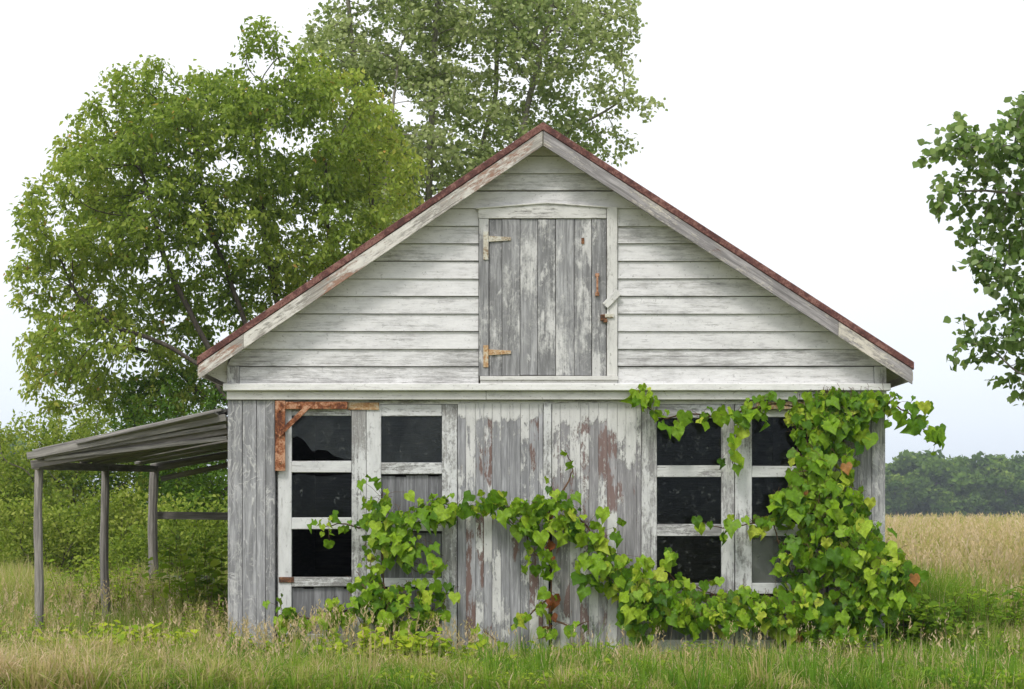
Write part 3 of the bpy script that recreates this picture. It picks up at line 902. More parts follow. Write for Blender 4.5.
# tall pale poplar further back
Y2 = 33.0
bl = [pb(345, 70, Y2, 50, 70), pb(400, 30, Y2, 70, 70, .5), pb(350, -70, Y2, 55, 60), pb(440, -80, Y2, 90, 80), pb(470, 30, Y2, 80, 70), pb(540, -40, Y2, 70, 60, .4), pb(545, 50, Y2, 66, 60, -.5),
      pb(600, 30, Y2, 44, 36), pb(590, 95, Y2, 52, 36, -.3), pb(640, 100, Y2, 34, 16), pb(540, 125, Y2, 60, 34, .4), pb(450, 130, Y2, 90, 60), pb(380, 160, Y2, 70, 60, .3), pb(390, 100, Y2, 66, 66, .3), pb(385, 230, Y2, 55, 55, .2),
      pb(420, 215, Y2, 70, 45), pb(610, 145, Y2, 28, 18), pb(480, 190, Y2, 50, 40), pb(600, -10, Y2, 44, 22), pb(400, 270, Y2, 60, 40)]
st = [S_((440, 640), (436, 470), (432, 330), (428, 220), (432, 100), (440, -40), yd=Y2),
      S_((436, 420), (400, 300), (375, 190), (355, 80), (345, -30), yd=Y2, dy=(0, .3, .4, .2)),
      S_((434, 380), (480, 260), (515, 160), (540, 60), (560, -30), yd=Y2, dy=(0, -.3, -.4, -.2)),
      S_((470, 290), (520, 200), (565, 130), (625, 100), yd=Y2, dy=(0, .2, .3, 0)),
      S_((430, 300), (470, 180), (495, 80), (500, -20), yd=Y2, dy=(0, .8, 1, .6)),
      S_((400, 300), (385, 240), (392, 150), (400, 60), yd=Y2, dy=(.3, -.6, -.8, -.4))]
make_tree('poplar_tree', 'tall pale green poplar with thin airy crown rising behind the roof peak', 'tree', bl, st, 10000, .14, .17, 1.5,
          'leaf_poplar', 'bark_pale', OVAL, .088, 11.5, .080, .0100, .0055, .12, 8, .32, 2.8, .35, None, 1.1, (.5, .25))

# cottonwood on the right, its trunk outside the frame
Y3 = 16.5
bl = [pb(985, 140, Y3, 52, 28), pb(960, 165, Y3, 40, 28), pb(1000, 175, Y3, 50, 36), pb(948, 200, Y3, 32, 20), pb(1000, 225, Y3, 46, 34, .2), pb(1015, 275, Y3, 42, 34), pb(985, 262, Y3, 30, 18), pb(1005, 330, Y3, 56, 26),
      pb(965, 355, Y3, 32, 20), pb(1000, 370, Y3, 40, 26), pb(1025, 390, Y3, 34, 22), pb(1080, 130, Y3, 80, 70), pb(1090, 230, Y3, 90, 80), pb(1090, 330, Y3, 80, 60), pb(1150, 60, Y3, 90, 80),
      pb(1200, 180, Y3, 90, 100), pb(1210, 300, Y3, 80, 70), pb(1060, 100, Y3, 40, 30)]
st = [S_((1185, 650), (1180, 500), (1175, 380), (1170, 250), (1160, 120), yd=Y3),
      S_((1178, 450), (1110, 400), (1060, 385), (1015, 375), yd=Y3, dy=(0, -.2, -.2, 0)),
      S_((1175, 390), (1110, 320), (1050, 290), (1000, 262), yd=Y3, dy=(0, .2, .3, .2)),
      S_((1172, 330), (1110, 240), (1050, 205), (985, 190), yd=Y3, dy=(0, -.2, -.3, 0)),
      S_((1170, 260), (1110, 180), (1050, 150), (990, 145), yd=Y3)]
make_tree('cottonwood_tree', 'dark green cottonwood with broad shiny leaves, cut by the right edge', 'tree', bl, st, 3600, .10, .15, .9,
          'leaf_cotton', 'bark_pale', OVAL, .080, 10, .052, .0085, .0042, .13, 21, .33, 3.4, .6, None, 1.15, (.45, .25))

# ------------------------------------------------------------------ shrubs behind the lean-to
SHR = []


def make_shrub(px, yd, wid, hei, mat, label, seed, tpl=LANCE, ls=.075, nl=5200, tone=(.5, .2)):
    x = PX(px, yd); y = yd - DIST
    r = np.random.default_rng(seed)
    T_ = empty('shrub', (x, y, 0), label, 'shrub', 'shrubs behind the lean-to')
    bl_ = [(x + r.normal(0, wid * .22), y + r.normal(0, wid * .15), hei * r.uniform(.3, .8), wid * r.uniform(.2, .34), wid * r.uniform(.2, .32), hei * r.uniform(.14, .26)) for _ in range(11)]
    bl_ += [(x, y, hei * .35, wid * .45, wid * .4, hei * .34)]
    att = sample_blobs(bl_, 700, seed, .25, 2.5, 1.0)
    st_ = [[(x + r.normal(0, .12), y + r.normal(0, .12), 0), (x + r.normal(0, wid * .15), y + r.normal(0, wid * .12), hei * .45)] for _ in range(5)]
    st_ = [[np.array(q) for q in s_] for s_ in st_]
    N_, par = colonize(att, st_, .13, 1.0, .2, seed=seed, iters=60)
    S, rad, kids, chains = tree_mesh(N_, par, .004, 2.4, .05)
    tubes('branches', chains, M['bark'], T_, 5)
    tw = np.where((rad < .008) & (par >= 0))[0]
    idx = r.choice(len(tw), nl)
    P = S[tw][idx] + r.normal(0, .09, (nl, 3))
    P = P[P[:, 2] > .03]; nn = len(P)
    D = r.normal(0, .7, (nn, 3)); D[:, 2] += .2
    Nn = r.normal(0, .6, (nn, 3)); Nn[:, 2] += .6; Nn[:, 1] -= .3
    tn = np.clip(tone[0] + (vnoise(P, 2.0, seed) - .5) * .5 + r.normal(0, tone[1], nn), 0, 1)
    leaves('foliage', P, D, Nn, r.uniform(.6, 1.3, nn) * ls, tn, tpl, M[mat], T_, 1.4)


sh = [(-28, 30, 3.6, 2.5, 'leaf_shrub', 'olive green shrub at the left edge, behind the meadow grass'),
      (28, 31, 3.2, 3.5, 'leaf_shrub', 'tall yellow-green shrub left of the outermost lean-to post'),
      (85, 29.5, 3.2, 3.5, 'leaf_shrub', 'yellow-green shrub behind the lean-to between its two left posts'),
      (140, 31, 3.2, 4.2, 'leaf_dark', 'tall dark green shrub rising over the middle of the lean-to roof'),
      (200, 26, 2.2, 3.5, 'leaf_dark', 'dark green dense shrub under the left eave of the garage'),
      (240, 29, 3.0, 3.2, 'leaf_dark', 'dark shrub mostly hidden by the left wall of the garage'),
      (60, 25, 2.0, 1.75, 'leaf_shrub', 'low pale olive shrub in front, left of the middle lean-to post'),
      (122, 24, 1.9, 1.7, 'leaf_shrub', 'low rounded olive shrub seen between middle and back lean-to posts'),
      (188, 22.5, 1.9, 1.6, 'leaf_shrub', 'low green shrub below the back rail of the lean-to'),
      (-5, 26, 2.0, 1.5, 'leaf_shrub', 'low yellowish shrub at the left edge of the picture')]
for q, (a_, b_, c_, d_, e_, f_) in enumerate(sh):
    big = d_ > 2
    make_shrub(a_, b_, c_, d_, e_, f_, 40 + q, ls=.085 if big else .07, nl=11000 if big else 6500, tone=(.5 if e_ == 'leaf_dark' else .58, .2))
# small sapling peeping out at the right corner of the garage
make_shrub(894, 17.0, .5, 1.35, 'weed', 'small yellow-green sapling at the right rear corner of the garage', 77, OVAL, .07, 260)

# ------------------------------------------------------------------ far wood across the field
protos = []
for v in range(4):
    r = np.random.default_rng(300 + v)
    nb = 26; H = 9.5
    cb = np.stack([r.normal(0, 2.0, nb), r.normal(0, 1.6, nb), r.uniform(1.0, H - 1.6, nb)], 1)
    cr = r.uniform(1.0, 2.0, nb) * (1 - .35 * (cb[:, 2] / H) ** 3)
    cb[0] = (0, 0, H - 1.6)
    nl = 5200
    bi = r.integers(0, nb, nl); u = norm(r.normal(size=(nl, 3))); rr = r.uniform(.55, 1.05, (nl, 1))
    P = cb[bi] + u * rr * cr[bi][:, None] * np.array([1, 1, .8])
    P[:, 2] = np.maximum(P[:, 2], .2)
    tn = np.clip(.45 + r.normal(0, .18, nb)[bi] + r.normal(0, .15, nl), 0, 1)
    D = r.normal(size=(nl, 3)); Nn = u + r.normal(0, .4, (nl, 3))
    lo = leaves('crown', P, D, Nn, r.uniform(.35, .75, nl), tn, OVAL, M['leaf_far'], None)
    tk = tubes('trunk', [([(0, 0, 0), (.1, 0, 3), (0, .1, 7.5)], [.28, .22, .06])] + [([(0.05, 0, 2.5 + q * .7), (cb[q + 1][0], cb[q + 1][1], max(3.0, cb[q + 1][2]))], [.12, .03]) for q in range(6)], M['bark'], None)
    COL.objects.unlink(lo); COL.objects.unlink(tk)
    protos.append((lo, tk))


def far_tree(x, y, s_, rot, v, label):
    T_ = empty('far_tree', (x, y, 0), label, 'tree', 'trees of the far wood beyond the field')
    T_.rotation_euler.z = rot; T_.scale = (s_ * 1.1, s_ * 1.1, s_)
    for src in protos[v]:
        c_ = src.copy(); c_.parent = T_; c_.location = (0, 0, 0); COL.objects.link(c_)


rr_ = random.Random(5)
for row, (yd, n_) in enumerate(((285, 26), (298, 24))):
    for q in range(n_):
        pxp = 862 + q * (300 / n_) + rr_.uniform(-4, 4)
        far_tree(PX(pxp, yd), yd - DIST + rr_.uniform(-4, 4), rr_.uniform(.85, 1.35) * (1.0 if row else .88), rr_.uniform(0, 6.28), rr_.randrange(4), 'hazy blue-green tree in the far wood right of the garage')
for q in range(10):
    far_tree(PX(-75 + q * 13, 280), 266 + rr_.uniform(-4, 4), rr_.uniform(1.15, 1.6), rr_.uniform(0, 6.28), rr_.randrange(4), 'hazy blue-green tree in the far wood at the left edge')

# ------------------------------------------------------------------ grass
def blades(name, P, h, w_, tone, lean, seed, parent=None, kind='stuff', label=None):
    r = np.random.default_rng(seed); n = len(P)
    az = r.uniform(0, 2 * np.pi, n); ln = np.abs(r.normal(0, 1, n)) * lean
    dx = np.cos(az); dy = np.sin(az)
    fa = r.uniform(-.9, .9, n)            # blade width direction roughly facing the camera
    sx, sy = np.cos(fa), np.sin(fa)
    V = np.zeros((n, 5, 3))
    w2 = w_ / 2
    V[:, 0] = P - np.stack([sx * w2, sy * w2, 0 * w2], 1); V[:, 1] = P + np.stack([sx * w2, sy * w2, 0 * w2], 1)
    mid = P + np.stack([dx * ln * h * .3, dy * ln * h * .3, h * .6], 1)
    V[:, 2] = mid + np.stack([sx * w2 * .8, sy * w2 * .8, 0 * w2], 1); V[:, 3] = mid - np.stack([sx * w2 * .8, sy * w2 * .8, 0 * w2], 1)
    V[:, 4] = P + np.stack([dx * ln * h, dy * ln * h, h * (1 - .35 * np.minimum(ln, 1))], 1)
    f = np.array([0, 1, 2, 3, 3, 2, 4]); FL = (f[None] + (np.arange(n) * 5)[:, None]).ravel()
    return V.reshape(-1, 3), FL, np.tile([4, 3], n), np.repeat(tone, 2)


def merge_link(name, parts, mat, label, kind='stuff'):
    V, F, S, T_ = [], [], [], []; b_ = 0
    for v, f, s_, t in parts:
        V.append(v); F.append(f + b_); S.append(s_); T_.append(t); b_ += len(v)
    me_ = np_mesh(name, np.concatenate(V), np.concatenate(F), np.concatenate(S), np.concatenate(T_))
    return tag(link(name, me_, mat), label, None, None, kind)


def heads(P, h, size, tone, seed, nf=7):
    """seed heads: little flecks around the top of a stalk"""
    r = np.random.default_rng(seed); n = len(P)
    idx = np.repeat(np.arange(n), nf); t = np.tile(np.linspace(0, 1, nf), n)
    C = P[idx] + np.stack([r.normal(0, .10, len(idx)) * size[idx], r.normal(0, .10, len(idx)) * size[idx], h[idx] + t * size[idx]], 1)
    D = r.normal(0, .45, (len(idx), 3)); D[:, 2] += 1; D = norm(D)
    Nn = norm(r.normal(0, 1, (len(idx), 3))); S = norm(np.cross(D, Nn)); s_ = (size[idx] * .32 * (1.2 - .6 * t))[:, None]
    V = np.stack([C - D * s_ * .5, C + S * s_ * .22, C + D * s_, C - S * s_ * .22], 1)
    f = np.array([0, 1, 2, 3]); FL = (f[None] + (np.arange(len(idx)) * 4)[:, None]).ravel()
    return V.reshape(-1, 3), FL, np.full(len(idx), 4), np.repeat(tone, nf)


def scatter(n, yd0, yd1, px0, px1, seed, power=1.0):
    r = np.random.default_rng(seed)
    t = r.random(n)
    if power == 'inv': yd = 1 / (1 / yd0 + (1 / yd1 - 1 / yd0) * t)
    elif power == 'log': yd = yd0 * (yd1 / yd0) ** t
    else: yd = yd0 + (yd1 - yd0) * t
    x = (r.uniform(px0, px1, n) - 512) * yd / FPX
    return np.stack([x, yd - DIST, np.zeros(n)], 1), yd, r


def inside_building(P): return (P[:, 0] > XL - .01) & (P[:, 0] < XR + .01) & (P[:, 1] > -.045) & (P[:, 1] < 5.6)


parts = []
# short turf in front
P, yd, r = scatter(150000, 11.2, 13.97, -140, 1170, 1)
n1_ = vnoise(P, 1.3, 2); n2_ = vnoise(P, 5.0, 3)
left = np.clip((-1.5 - P[:, 0]) / 1.6, 0, 1)
h_ = (.07 + .10 * n1_ + .06 * n2_ + .10 * left) * r.uniform(.5, 1.35, len(P)) * (1 - .35 * np.clip((P[:, 1] + 1.1) / 1.0, 0, 1))
n3_ = vnoise(P, 11.0, 4)
tn = np.clip(.36 + .25 * (n2_ - .5) + .22 * (n1_ - .5) + .2 * (n3_ - .5) + .12 * left + r.normal(0, .14, len(P)), 0, 1)
h_ *= (.55 + .75 * n3_)
n4_ = vnoise(P, .8, 6); brn = np.clip((n4_ - .55) * 3, 0, 1) * (.45 + .55 * n3_)
tn = np.clip(tn + .24 * brn, 0, 1)
dry = r.random(len(P)) < .08 + .22 * left + .14 * (n2_ > .7); tn[dry] = r.uniform(.7, 1.0, dry.sum())
k_ = (vnoise(P, 8.0, 61) > .22) | (r.random(len(P)) < .35)
P, h_, tn = P[k_], h_[k_], tn[k_]
parts.append(blades('g', P, h_, r.uniform(.0035, .011, len(P)), tn, 1.15, 5))
# a few taller stalks with seed heads in front
P, yd, r = scatter(1700, 11.6, 13.9, -60, 1080, 7)
h_ = r.uniform(.16, .42, len(P)); tn = r.uniform(.62, 1.0, len(P))
parts.append(blades('g', P, h_, np.full(len(P), .0035), tn, .25, 8))
lf = (r.random(len(P)) < np.where(P[:, 0] < -1.5, .8, .18))
parts.append(heads(P[lf], h_[lf] * .9, r.uniform(.05, .09, lf.sum()), r.uniform(.78, 1, lf.sum()), 9))
r = np.random.default_rng(71)
nt = 1300
C, ydc, _ = scatter(nt, 11.3, 13.93, -120, 1150, 72)
hc = r.uniform(.10, .30, nt) * (1 - .4 * (C[:, 1] > -.7)); tc = r.uniform(.12, .5, nt); tc[r.random(nt) < .15] = .78
hc[r.random(nt) < .12] *= 1.6
idx = np.repeat(np.arange(nt), 34); P = C[idx] + np.stack([r.normal(0, .035, len(idx)), r.normal(0, .035, len(idx)), 0 * idx], 1)
P[:, 1] = np.minimum(P[:, 1], -.05)
parts.append(blades('g', P, hc[idx] * r.uniform(.5, 1.2, len(idx)), r.uniform(.004, .010, len(idx)), np.clip(tc[idx] + r.normal(0, .09, len(idx)), 0, 1), .8, 73))
# tall stalks crowding the left doors and the corner
P, yd, r = scatter(420, 13.2, 13.88, 215, 500, 91)
h_ = r.uniform(.18, .58, len(P)) * np.exp(-((P[:, 0] - PX(360)) / 1.3) ** 2)
parts.append(blades('g', P, h_, np.full(len(P), .0038), r.uniform(.5, 1, len(P)), .3, 92)); parts.append(heads(P, h_ * .88, r.uniform(.05, .10, len(P)), r.uniform(.75, 1, len(P)), 93, 7))
P, yd, r = scatter(500, 13.0, 13.88, 480, 920, 94)
h_ = r.uniform(.12, .32, len(P)); parts.append(blades('g', P, h_, np.full(len(P), .004), r.uniform(.2, .9, len(P)), .4, 95))
# fallen straw
P, yd, r = scatter(5000, 11.3, 13.9, -120, 1150, 74)
P[:, 2] = r.uniform(.0, .10, len(P))
parts.append(blades('g', P, r.uniform(.06, .16, len(P)), np.full(len(P), .004), r.uniform(.72, 1, len(P)), 2.4, 75))
merge_link('grass', parts, M['grass'], 'short green grass in front of the garage')

P, yd, r = scatter(26000, 11.3, 13.93, -120, 1150, 81)
k_ = vnoise(P, 2.6, 82) + .25 * vnoise(P, 9, 83) > .80; P = P[k_]; n_ = len(P)
P[:, 2] = r.uniform(.05, .17, n_)
D = r.normal(0, 1, (n_, 3)); D[:, 2] *= .35; Nn = r.normal(0, .4, (n_, 3)); Nn[:, 2] += 1; Nn[:, 1] -= .4
tag(leaves('ground_cover', P, D, Nn, r.uniform(.018, .042, n_), np.clip(.45 + (vnoise(P, 1.1, 84) - .5) * .7 + r.normal(0, .15, n_), 0, 1), OVAL, M['weed'], None), 'low broad-leaved ground cover among the grass', None, None, 'stuff')

parts = []
# meadow on the left
P, yd, r = scatter(120000, 13.4, 27, -150, 300, 11, 'log')
k_ = ~inside_building(P) & (P[:, 0] < XL + .1); P = P[k_]; yd = yd[k_]
n1_ = vnoise(P, .9, 12); n2_ = vnoise(P, 3.2, 13)
h_ = (.20 + .26 * n1_ + .16 * n2_) * r.uniform(.4, 1.3, len(P)) * np.clip(.6 + (yd - 13.4) * .12, 0, 1.2)
tn = np.clip(.43 + .02 * np.clip(yd - 16, 0, 6) + .28 * (n2_ - .5) + .28 * (n1_ - .5) + r.normal(0, .13, len(P)), 0, 1)
dry = r.random(len(P)) < .10 + .15 * (n2_ > .75); tn[dry] = r.uniform(.7, 1.0, dry.sum())
parts.append(blades('g', P, h_, r.uniform(.004, .009, len(P)) * yd / 15, tn, .6, 15))
P, yd, r = scatter(1500, 13.2, 17, -100, 260, 17, 'log')
k_ = ~inside_building(P) & (P[:, 0] < XL + .1) & (vnoise(P, 1.6, 18) > .45); P = P[k_]; yd = yd[k_]
h_ = r.uniform(.18, .66, len(P)) * np.clip(.65 + (yd - 13.3) * .12, 0, 1.1)
parts.append(blades('g', P, h_, np.full(len(P), .005), r.uniform(.7, 1, len(P)), .22, 19))
parts.append(heads(P, h_ * .88, r.uniform(.05, .12, len(P)), r.uniform(.66, 1, len(P)), 20, 8))
merge_link('meadow_grass', parts, M['grass'], 'tall meadow grass with tan seed heads left of the garage')

parts = []
# lush grass at the right corner
P, yd, r = scatter(56000, 13.6, 21.5, 880, 1180, 21)
k_ = r.random(len(P)) > np.clip((yd - 17) / 4.5, 0, 1) * .9; P = P[k_]; yd = yd[k_]
pxs = 512 + P[:, 0] * FPX / yd
k_ = ~inside_building(P) & (r.random(len(P)) > np.clip((pxs - 935) / 75, 0, .93)); P = P[k_]; yd = yd[k_]
n1_ = vnoise(P, 1.5, 22)
h_ = (.24 + .42 * n1_) * r.uniform(.45, 1.3, len(P)) * np.clip(.45 + (yd - 13.6) * .28, 0, 1.15)
tn = np.clip(.27 + .2 * (n1_ - .5) + .04 * (yd - 14) + r.normal(0, .12, len(P)), 0, 1)
dry = r.random(len(P)) < .05; tn[dry] = r.uniform(.6, .9, dry.sum())
parts.append(blades('g', P, h_, r.uniform(.006, .016, len(P)), tn, .55, 23))
P = P
merge_link('lush_grass', parts, M['grass'], 'rank dark green grass beside the right corner of the garage')

parts = []
# the field beyond
P, yd, r = scatter(260000, 14.0, 275, 850, 1220, 31, 'log')
k_ = ~inside_building(P); P = P[k_]; yd = yd[k_]
n1_ = .5 * vnoise(P, .25, 32) + .5 * vnoise(P, .06, 39); n2_ = vnoise(P, 1.6, 33)
h_ = (.55 + .14 * n2_) * r.uniform(.5, 1.2, len(P)) * np.clip(.32 + (yd - 14) * .12, 0, 1.0)
f_ = np.clip((yd - 14) / 12.0, 0, 1) ** .7
tn = np.clip(.42 + .45 * f_ + .34 * (n1_ - .5) + .28 * (n2_ - .5) + r.normal(0, .13, len(P)), 0, 1)
parts.append(blades('g', P, h_, r.uniform(.35, .9, len(P)) * yd / FPX, tn, .30, 34))
P, yd, r = scatter(9000, 16.5, 90, 860, 1200, 35, 'log')
h_ = r.uniform(.55, 1.02, len(P)) * np.clip(.5 + (yd - 16) * .09, 0, 1)
parts.append(blades('g', P, h_, .35 * yd / FPX, r.uniform(.72, 1, len(P)), .16, 36))
parts.append(heads(P, h_ * .9, r.uniform(.12, .24, len(P)) * np.clip(yd / 30, .9, 1.7), r.uniform(.70, 1.0, len(P)), 37, 7))
merge_link('field_grass', parts, M['grass'], 'tan dry grass field stretching to the far wood')

# ------------------------------------------------------------------ grapevines on the facade
def strand(pts, y0=-.10, wob=.02, seed=0, r0=.011, r1=.004, n=22):
    r = np.random.default_rng(seed)
    P = np.array([[PX(p[0]), (p[2] if len(p) > 2 else y0), PZ(p[1])] for p in pts])
    t = np.linspace(0, len(P) - 1, n); i_ = np.minimum(t.astype(int), len(P) - 2); f = (t - i_)[:, None]
    Q = P[i_] * (1 - f) + P[i_ + 1] * f
    Q = Q + np.cumsum(r.normal(0, wob * .35, Q.shape), 0) * np.array([.5, .2, .5])
    return Q, np.linspace(r0, r1, n)


def vine(label, strands, blobs, seed, lsz=.086, lowpx=0, orange=()):
    """strands: (points px, leaf count, spread px); blobs: (px, py, rx, ry, count, depth of the mass)"""
    r = np.random.default_rng(seed)
    p0 = strands[0][0][0]
    T_ = empty('grapevine', (PX(p0[0]), -.15, 0), label, 'vine', 'grapevines climbing over the garage doors')
    ch = []; LP = []; LO = []; TN = []
    for q, (pts, cnt, sp) in enumerate(strands):
        cnt = int(cnt * 1.5); sp *= .9
        Q, rad = strand(pts, seed=seed * 31 + q, n=max(14, 7 * len(pts))); ch.append((Q, rad))
        idx = r.integers(1, len(Q), cnt)
        o_ = np.stack([r.normal(0, sp / 120, cnt), -np.abs(r.normal(0, .08, cnt)) - .01, r.normal(-.2 * sp / 120, sp / 120, cnt)], 1)
        P = Q[idx] + o_
        LP.append(P); LO.append(Q[idx]); TN.append(r.normal(.5, .24, cnt))
    for (a_, b_, rx, ry, cnt, dp) in blobs:
        cnt = int(cnt * (1.5 if seed == 3 else .95)); dp *= 1.2
        u = r.normal(0, .52, (cnt, 2)); m = np.linalg.norm(u, axis=1); u[m > 1] /= m[m > 1][:, None] * r.uniform(1, 1.3, (m > 1).sum())[:, None]
        dpt = -.09 - dp * np.sqrt(np.clip(1 - np.linalg.norm(u, axis=1) ** 2 * .7, 0, 1)) * r.uniform(.1, 1, cnt)
        P = np.stack([PX(a_) + u[:, 0] * rx / 120, dpt, PZ(b_) + u[:, 1] * ry / 120], 1)
        P = P[P[:, 2] > .05]; cnt = len(P)
        LP.append(P); LO.append(P + r.normal(0, .03, P.shape) + np.array([0, .04, .06])); TN.append(r.normal(.46 + r.normal(0, .08), .25, cnt))
        for _ in range(2 + cnt // 25):   # woody bits inside the mass
            i0, i1 = r.integers(0, cnt, 2)
            A0, A1 = P[i0] + [0, .05, 0], P[i1] + [0, .05, 0]; Mi = (A0 + A1) / 2 + r.normal(0, .04, 3)
            ch.append((np.array([A0, (A0 + Mi) / 2 + r.normal(0, .01, 3), Mi, (A1 + Mi) / 2 + r.normal(0, .01, 3), A1]), np.array([.005, .004, .004, .003, .002])))
    P = np.concatenate(LP); O = np.concatenate(LO); tn = np.clip(np.concatenate(TN), 0, .90)
    tn[r.random(len(tn)) < .007] = .975
    # petioles
    base_ = P + np.array([0, 0, .03])
    for i_ in range(len(P)):
        md = (O[i_] + base_[i_]) / 2 + np.array([0, -.015, .015])
        ch.append((np.array([O[i_], md, base_[i_]]), np.array([.0022, .0018, .0014])))
    if len(orange):
        X_ = np.array([[PX(a_), -.10, PZ(b_)] for a_, b_ in orange]); P = np.concatenate([P, X_]); base_ = np.concatenate([base_, X_]); tn = np.concatenate([tn, np.full(len(X_), 1.0)])
    tubes('stem', ch, M['vinestem'], T_, 6)
    n = len(P)
    D = r.normal(0, .45, (n, 3)); D[:, 2] -= 1.0; D[:, 1] -= .25
    Nn = r.normal(0, .55, (n, 3)); Nn[:, 1] -= .9; Nn[:, 2] += .55
    leaves('foliage', base_, D, Nn, np.clip(r.lognormal(math.log(lsz * .93), .38, n), lsz * .3, lsz * 1.65), tn, GRAPE, M['vine'], T_)
    print('vine', n)


vine('dense grapevine covering the right corner of the garage up to the frieze',
     [([(862, 664, -.25), (850, 600), (842, 520), (838, 450), (835, 402, -.12)], 26, 14),
      ([(835, 402, -.13), (800, 408), (770, 404), (750, 412), (735, 422), (732, 445), (728, 465)], 26, 7),
      ([(760, 408, -.13), (720, 420), (690, 416), (665, 424), (640, 410), (628, 408)], 30, 7),
       ([(850, 410, -.14), (885, 404, -.16), (905, 416, -.18), (918, 432, -.2), (932, 446, -.2)], 34, 7),
      ([(885, 404, -.16), (888, 395, -.18)], 3, 5),
      ([(840, 560), (800, 530), (780, 512), (752, 524), (725, 530), (700, 528)], 24, 7),
      ([(860, 640), (800, 620), (720, 600), (680, 585)], 30, 14),
      ([(800, 600, -.1), (775, 540, -.1), (768, 500, -.1)], 12, 8)],
     [(828, 402, 26, 9, 34, .12), (862, 405, 24, 10, 30, .12), (795, 418, 22, 14, 16, .1), (816, 428, 26, 22, 48, .2), (838, 420, 26, 22, 44, .2),
      (818, 465, 34, 26, 60, .25), (795, 500, 28, 20, 26, .2), (826, 505, 38, 30, 84, .32), (842, 545, 44, 32, 100, .38), (800, 560, 34, 30, 44, .28),
      (868, 575, 40, 30, 84, .4), (850, 600, 56, 32, 110, .42), (895, 580, 22, 26, 24, .3), (790, 610, 42, 24, 70, .35), (740, 612, 40, 22, 62, .35), (690, 612, 42, 20, 60, .32),
      (648, 604, 34, 24, 44, .25), (820, 632, 60, 14, 50, .4)], 3)
vine('grapevine trailing sideways across the two plank doors in the middle',
     [([(553, 664, -.16), (549, 620), (552, 570), (550, 530), (548, 500)], 16, 6),
      ([(548, 506, -.12), (520, 512), (495, 503), (470, 508), (440, 502), (418, 508)], 60, 7),
      ([(548, 500, -.12), (570, 510), (590, 530), (610, 556), (640, 580), (665, 590)], 70, 11),
      ([(520, 520), (530, 545), (545, 560)], 14, 8),
      ([(560, 500), (568, 480), (572, 470), (566, 450)], 2, 5),
      ([(640, 664, -.2), (635, 620), (625, 590), (600, 570)], 34, 12),
      ([(545, 600), (525, 618), (508, 626)], 7, 5),
      ([(552, 620), (575, 628), (590, 622)], 5, 7),
      ([(690, 600, -.12), (666, 575, -.12), (662, 560, -.12), (668, 552, -.12)], 8, 5),
      ([(480, 660, -.2), (478, 640, -.15), (486, 632, -.15), (505, 652, -.2)], 8, 5)],
     [(532, 522, 22, 12, 26, .1), (570, 528, 20, 16, 22, .12), (600, 570, 26, 18, 34, .18), (634, 592, 24, 18, 34, .22)], 5, .085,
     0, [(549, 512), (551, 540), (552, 556), (553, 593), (552, 613), (548, 624), (551, 600)])
vine('grapevine on the left glazed doors hanging over the board infills',
     [([(398, 664, -.2), (392, 620), (384, 570), (380, 520), (384, 492)], 28, 12),
      ([(384, 520), (360, 528), (340, 524), (322, 530)], 15, 6),
      ([(390, 530), (420, 520), (445, 505)], 20, 9),
      ([(392, 600), (350, 610), (320, 620), (285, 610)], 22, 9),
      ([(300, 660, -.2), (290, 630), (284, 612)], 10, 7)],
     [(392, 515, 22, 14, 16, .12), (404, 540, 28, 18, 30, .16), (425, 560, 24, 20, 30, .16), (378, 562, 20, 22, 20, .14), (375, 596, 30, 20, 44, .22),
      (430, 600, 28, 24, 44, .22), (400, 615, 40, 20, 60, .28), (350, 612, 24, 16, 16, .2), (286, 642, 12, 10, 8, .12)], 9, .086)


# ------------------------------------------------------------------ weeds
def weed(px, yd, hei, wid, ns, label, seed, ls=.05, name='weed', tone=.6, tpl=OVAL):
    r = np.random.default_rng(seed); x = PX(px, yd); y = yd - DIST
    T_ = empty(name, (x, y, 0), label, 'weed', 'leafy weeds in the grass')
    ch = []; LP, LD = [], []
    for _ in range(ns):
        b_ = np.array([x + r.normal(0, wid * .25), y + r.normal(0, wid * .18), 0]); tpt = b_ + np.array([r.normal(0, wid * .2), r.normal(0, wid * .15), hei * r.uniform(.6, 1.1)])
        md = (b_ + tpt) / 2 + r.normal(0, .02, 3); Q = np.array([b_, (b_ + md) / 2, md, (md + tpt) / 2, tpt]); ch.append((Q, np.linspace(.004, .0015, 5)))
        m = r.integers(9, 16)
        for t in np.linspace(.25, 1, m):
            i_ = min(int(t * 4), 3); f = t * 4 - i_; p = Q[i_] * (1 - f) + Q[min(i_ + 1, 4)] * f
            az = r.uniform(0, 6.28); LP.append(p); LD.append([math.cos(az), math.sin(az), r.uniform(-.3, .6)])
    tubes('stem', ch, M['vinestem'], T_, 4)
    LP, LD = np.array(LP), np.array(LD); n = len(LP)
    Nn = r.normal(0, .3, (n, 3)); Nn[:, 2] += 1; Nn[:, 1] -= .4
    leaves('foliage', LP, LD, Nn, r.uniform(.6, 1.3, n) * ls, np.clip(r.normal(tone, .2, n), 0, 1), tpl, M['weed'], T_)


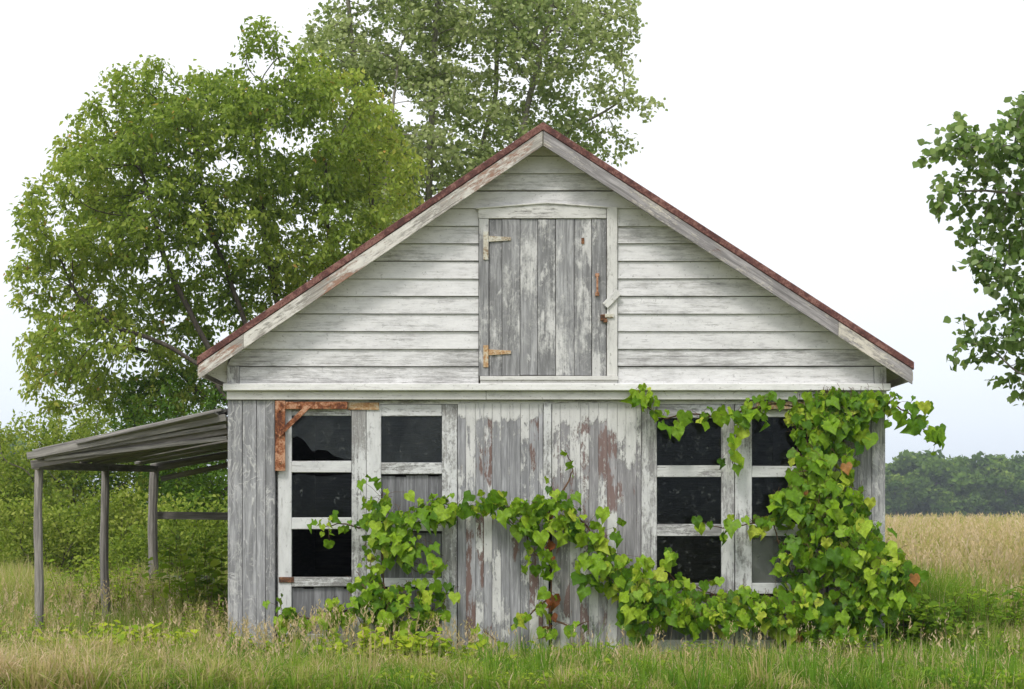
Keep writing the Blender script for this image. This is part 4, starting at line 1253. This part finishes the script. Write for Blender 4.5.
weed(120, 13.1, .37, .7, 60, 'bright yellow-green weed patch in the left foreground grass', 1, .065, tone=.8)
weed(168, 13.2, .33, .55, 44, 'yellow-green weed patch right beside the bright left one', 2, .06, tone=.75)
weed(385, 12.9, .34, .8, 50, 'broad yellow-green weeds in front of the left glazed doors', 3, .07, tone=.75)
weed(435, 13.2, .30, .5, 26, 'light green weeds left of the middle plank doors', 4, .065, tone=.6)
weed(335, 13.5, .3, .4, 16, 'straggly weeds below the leftmost door panes', 5, .06, tone=.55)
weed(800, 12.2, .12, .3, 10, 'small broad-leaved weeds in the grass below the right door', 6, .06, tone=.75)
weed(960, 12.6, .14, .4, 12, 'low weeds in the grass at the lower right', 7, .06, tone=.6)
weed(122, 17.4, .75, 1.0, 90, 'goldenrod-like weed clump beside the middle lean-to post', 8, .075, tone=.55, tpl=LANCE)
weed(200, 16.6, .55, .6, 60, 'leafy green weed clump below the lean-to near the garage wall', 9, .08, tone=.5, tpl=LANCE)
weed(212, 16.0, .95, .6, 34, 'tall green weeds against the left wall of the garage', 10, .10, tone=.5)
weed(205, 14.6, .50, .7, 50, 'tangled weeds at the foot of the left garage corner', 11, .05, tone=.4, tpl=LANCE)
weed(925, 14.6, .45, .7, 40, 'dark leafy weeds beside the right garage corner', 12, .08, tone=.15)

weed(900, 14.4, .5, .6, 50, 'leafy green weeds crowding the foot of the right garage corner', 13, .085, tone=.3)
weed(985, 15.5, .55, .8, 50, 'tall mid-green weeds in the rank grass at the right', 14, .09, tone=.25, tpl=LANCE)
weed(62, 14.0, .4, .6, 40, 'straggly weeds around the foot of the outermost lean-to post', 15, .05, tone=.5, tpl=LANCE)
weed(15, 13.6, .35, .6, 36, 'mixed weeds at the far left of the foreground', 16, .05, tone=.4, tpl=LANCE)

weed(585, 13.5, 0.22, 0.5, 24, 'low weeds at the foot of the right plank door', 30, .05, tone=0.45, tpl=OVAL)
weed(700, 13.3, 0.24, 0.7, 30, 'mixed weeds under the right glazed doors', 31, .05, tone=0.5, tpl=LANCE)
weed(640, 12.5, 0.16, 0.5, 18, 'small pale weeds in the grass before the right plank door', 32, .05, tone=0.7, tpl=OVAL)
weed(845, 13.3, 0.26, 0.6, 30, 'green weeds at the base of the vine-covered corner', 33, .05, tone=0.4, tpl=LANCE)
weed(255, 13.4, 0.28, 0.5, 26, 'spindly weeds before the left corner panel', 34, .05, tone=0.5, tpl=OVAL)
weed(1010, 13.4, 0.3, 0.6, 34, 'ragged weeds at the right edge of the foreground grass', 35, .05, tone=0.4, tpl=LANCE)
weed(520, 12.7, 0.17, 0.5, 18, 'small weeds in the grass before the left plank door', 36, .05, tone=0.65, tpl=OVAL)
weed(90, 12.5, 0.24, 0.7, 30, 'rough weeds low at the left of the foreground', 37, .05, tone=0.45, tpl=LANCE)

# single white flower at the left bottom
x, y = PX(47, 12.9), 12.9 - DIST
F_ = empty('white_wildflower', (x, y, 0), 'single white wildflower in the lower left grass', 'flower')
zt_ = PZ(671, 12.9)
tubes('stem', [([(x, y, 0), (x + .005, y, zt_ * .5), (x, y, zt_)], [.002, .002, .0015])], M['vinestem'], F_, 4)
az = np.linspace(0, 2 * np.pi, 16, endpoint=False)
D = np.stack([np.cos(az), np.sin(az), np.full(16, .25)], 1)
leaves('blossom', np.tile([x, y, zt_], (16, 1)) , D, np.tile([0, -.3, 1.0], (16, 1)), .036, np.full(16, .5), OVAL, M['petal'], F_, .8)

# ------------------------------------------------------------------ haze
hz = MB(); hz.box(-950, 950, -330, 1050, -1.0, 20.0)
s = NT('haze')
pv = s.n('ShaderNodeVolumePrincipled', {'Color': (.80, .88, 1.0, 1), 'Density': .00055, 'Anisotropy': .2})
s.t.links.new(pv.outputs[0], s.out.inputs['Volume'])
tag(hz.build('haze', s.m), 'thin summer haze over the field', None, None, 'stuff')
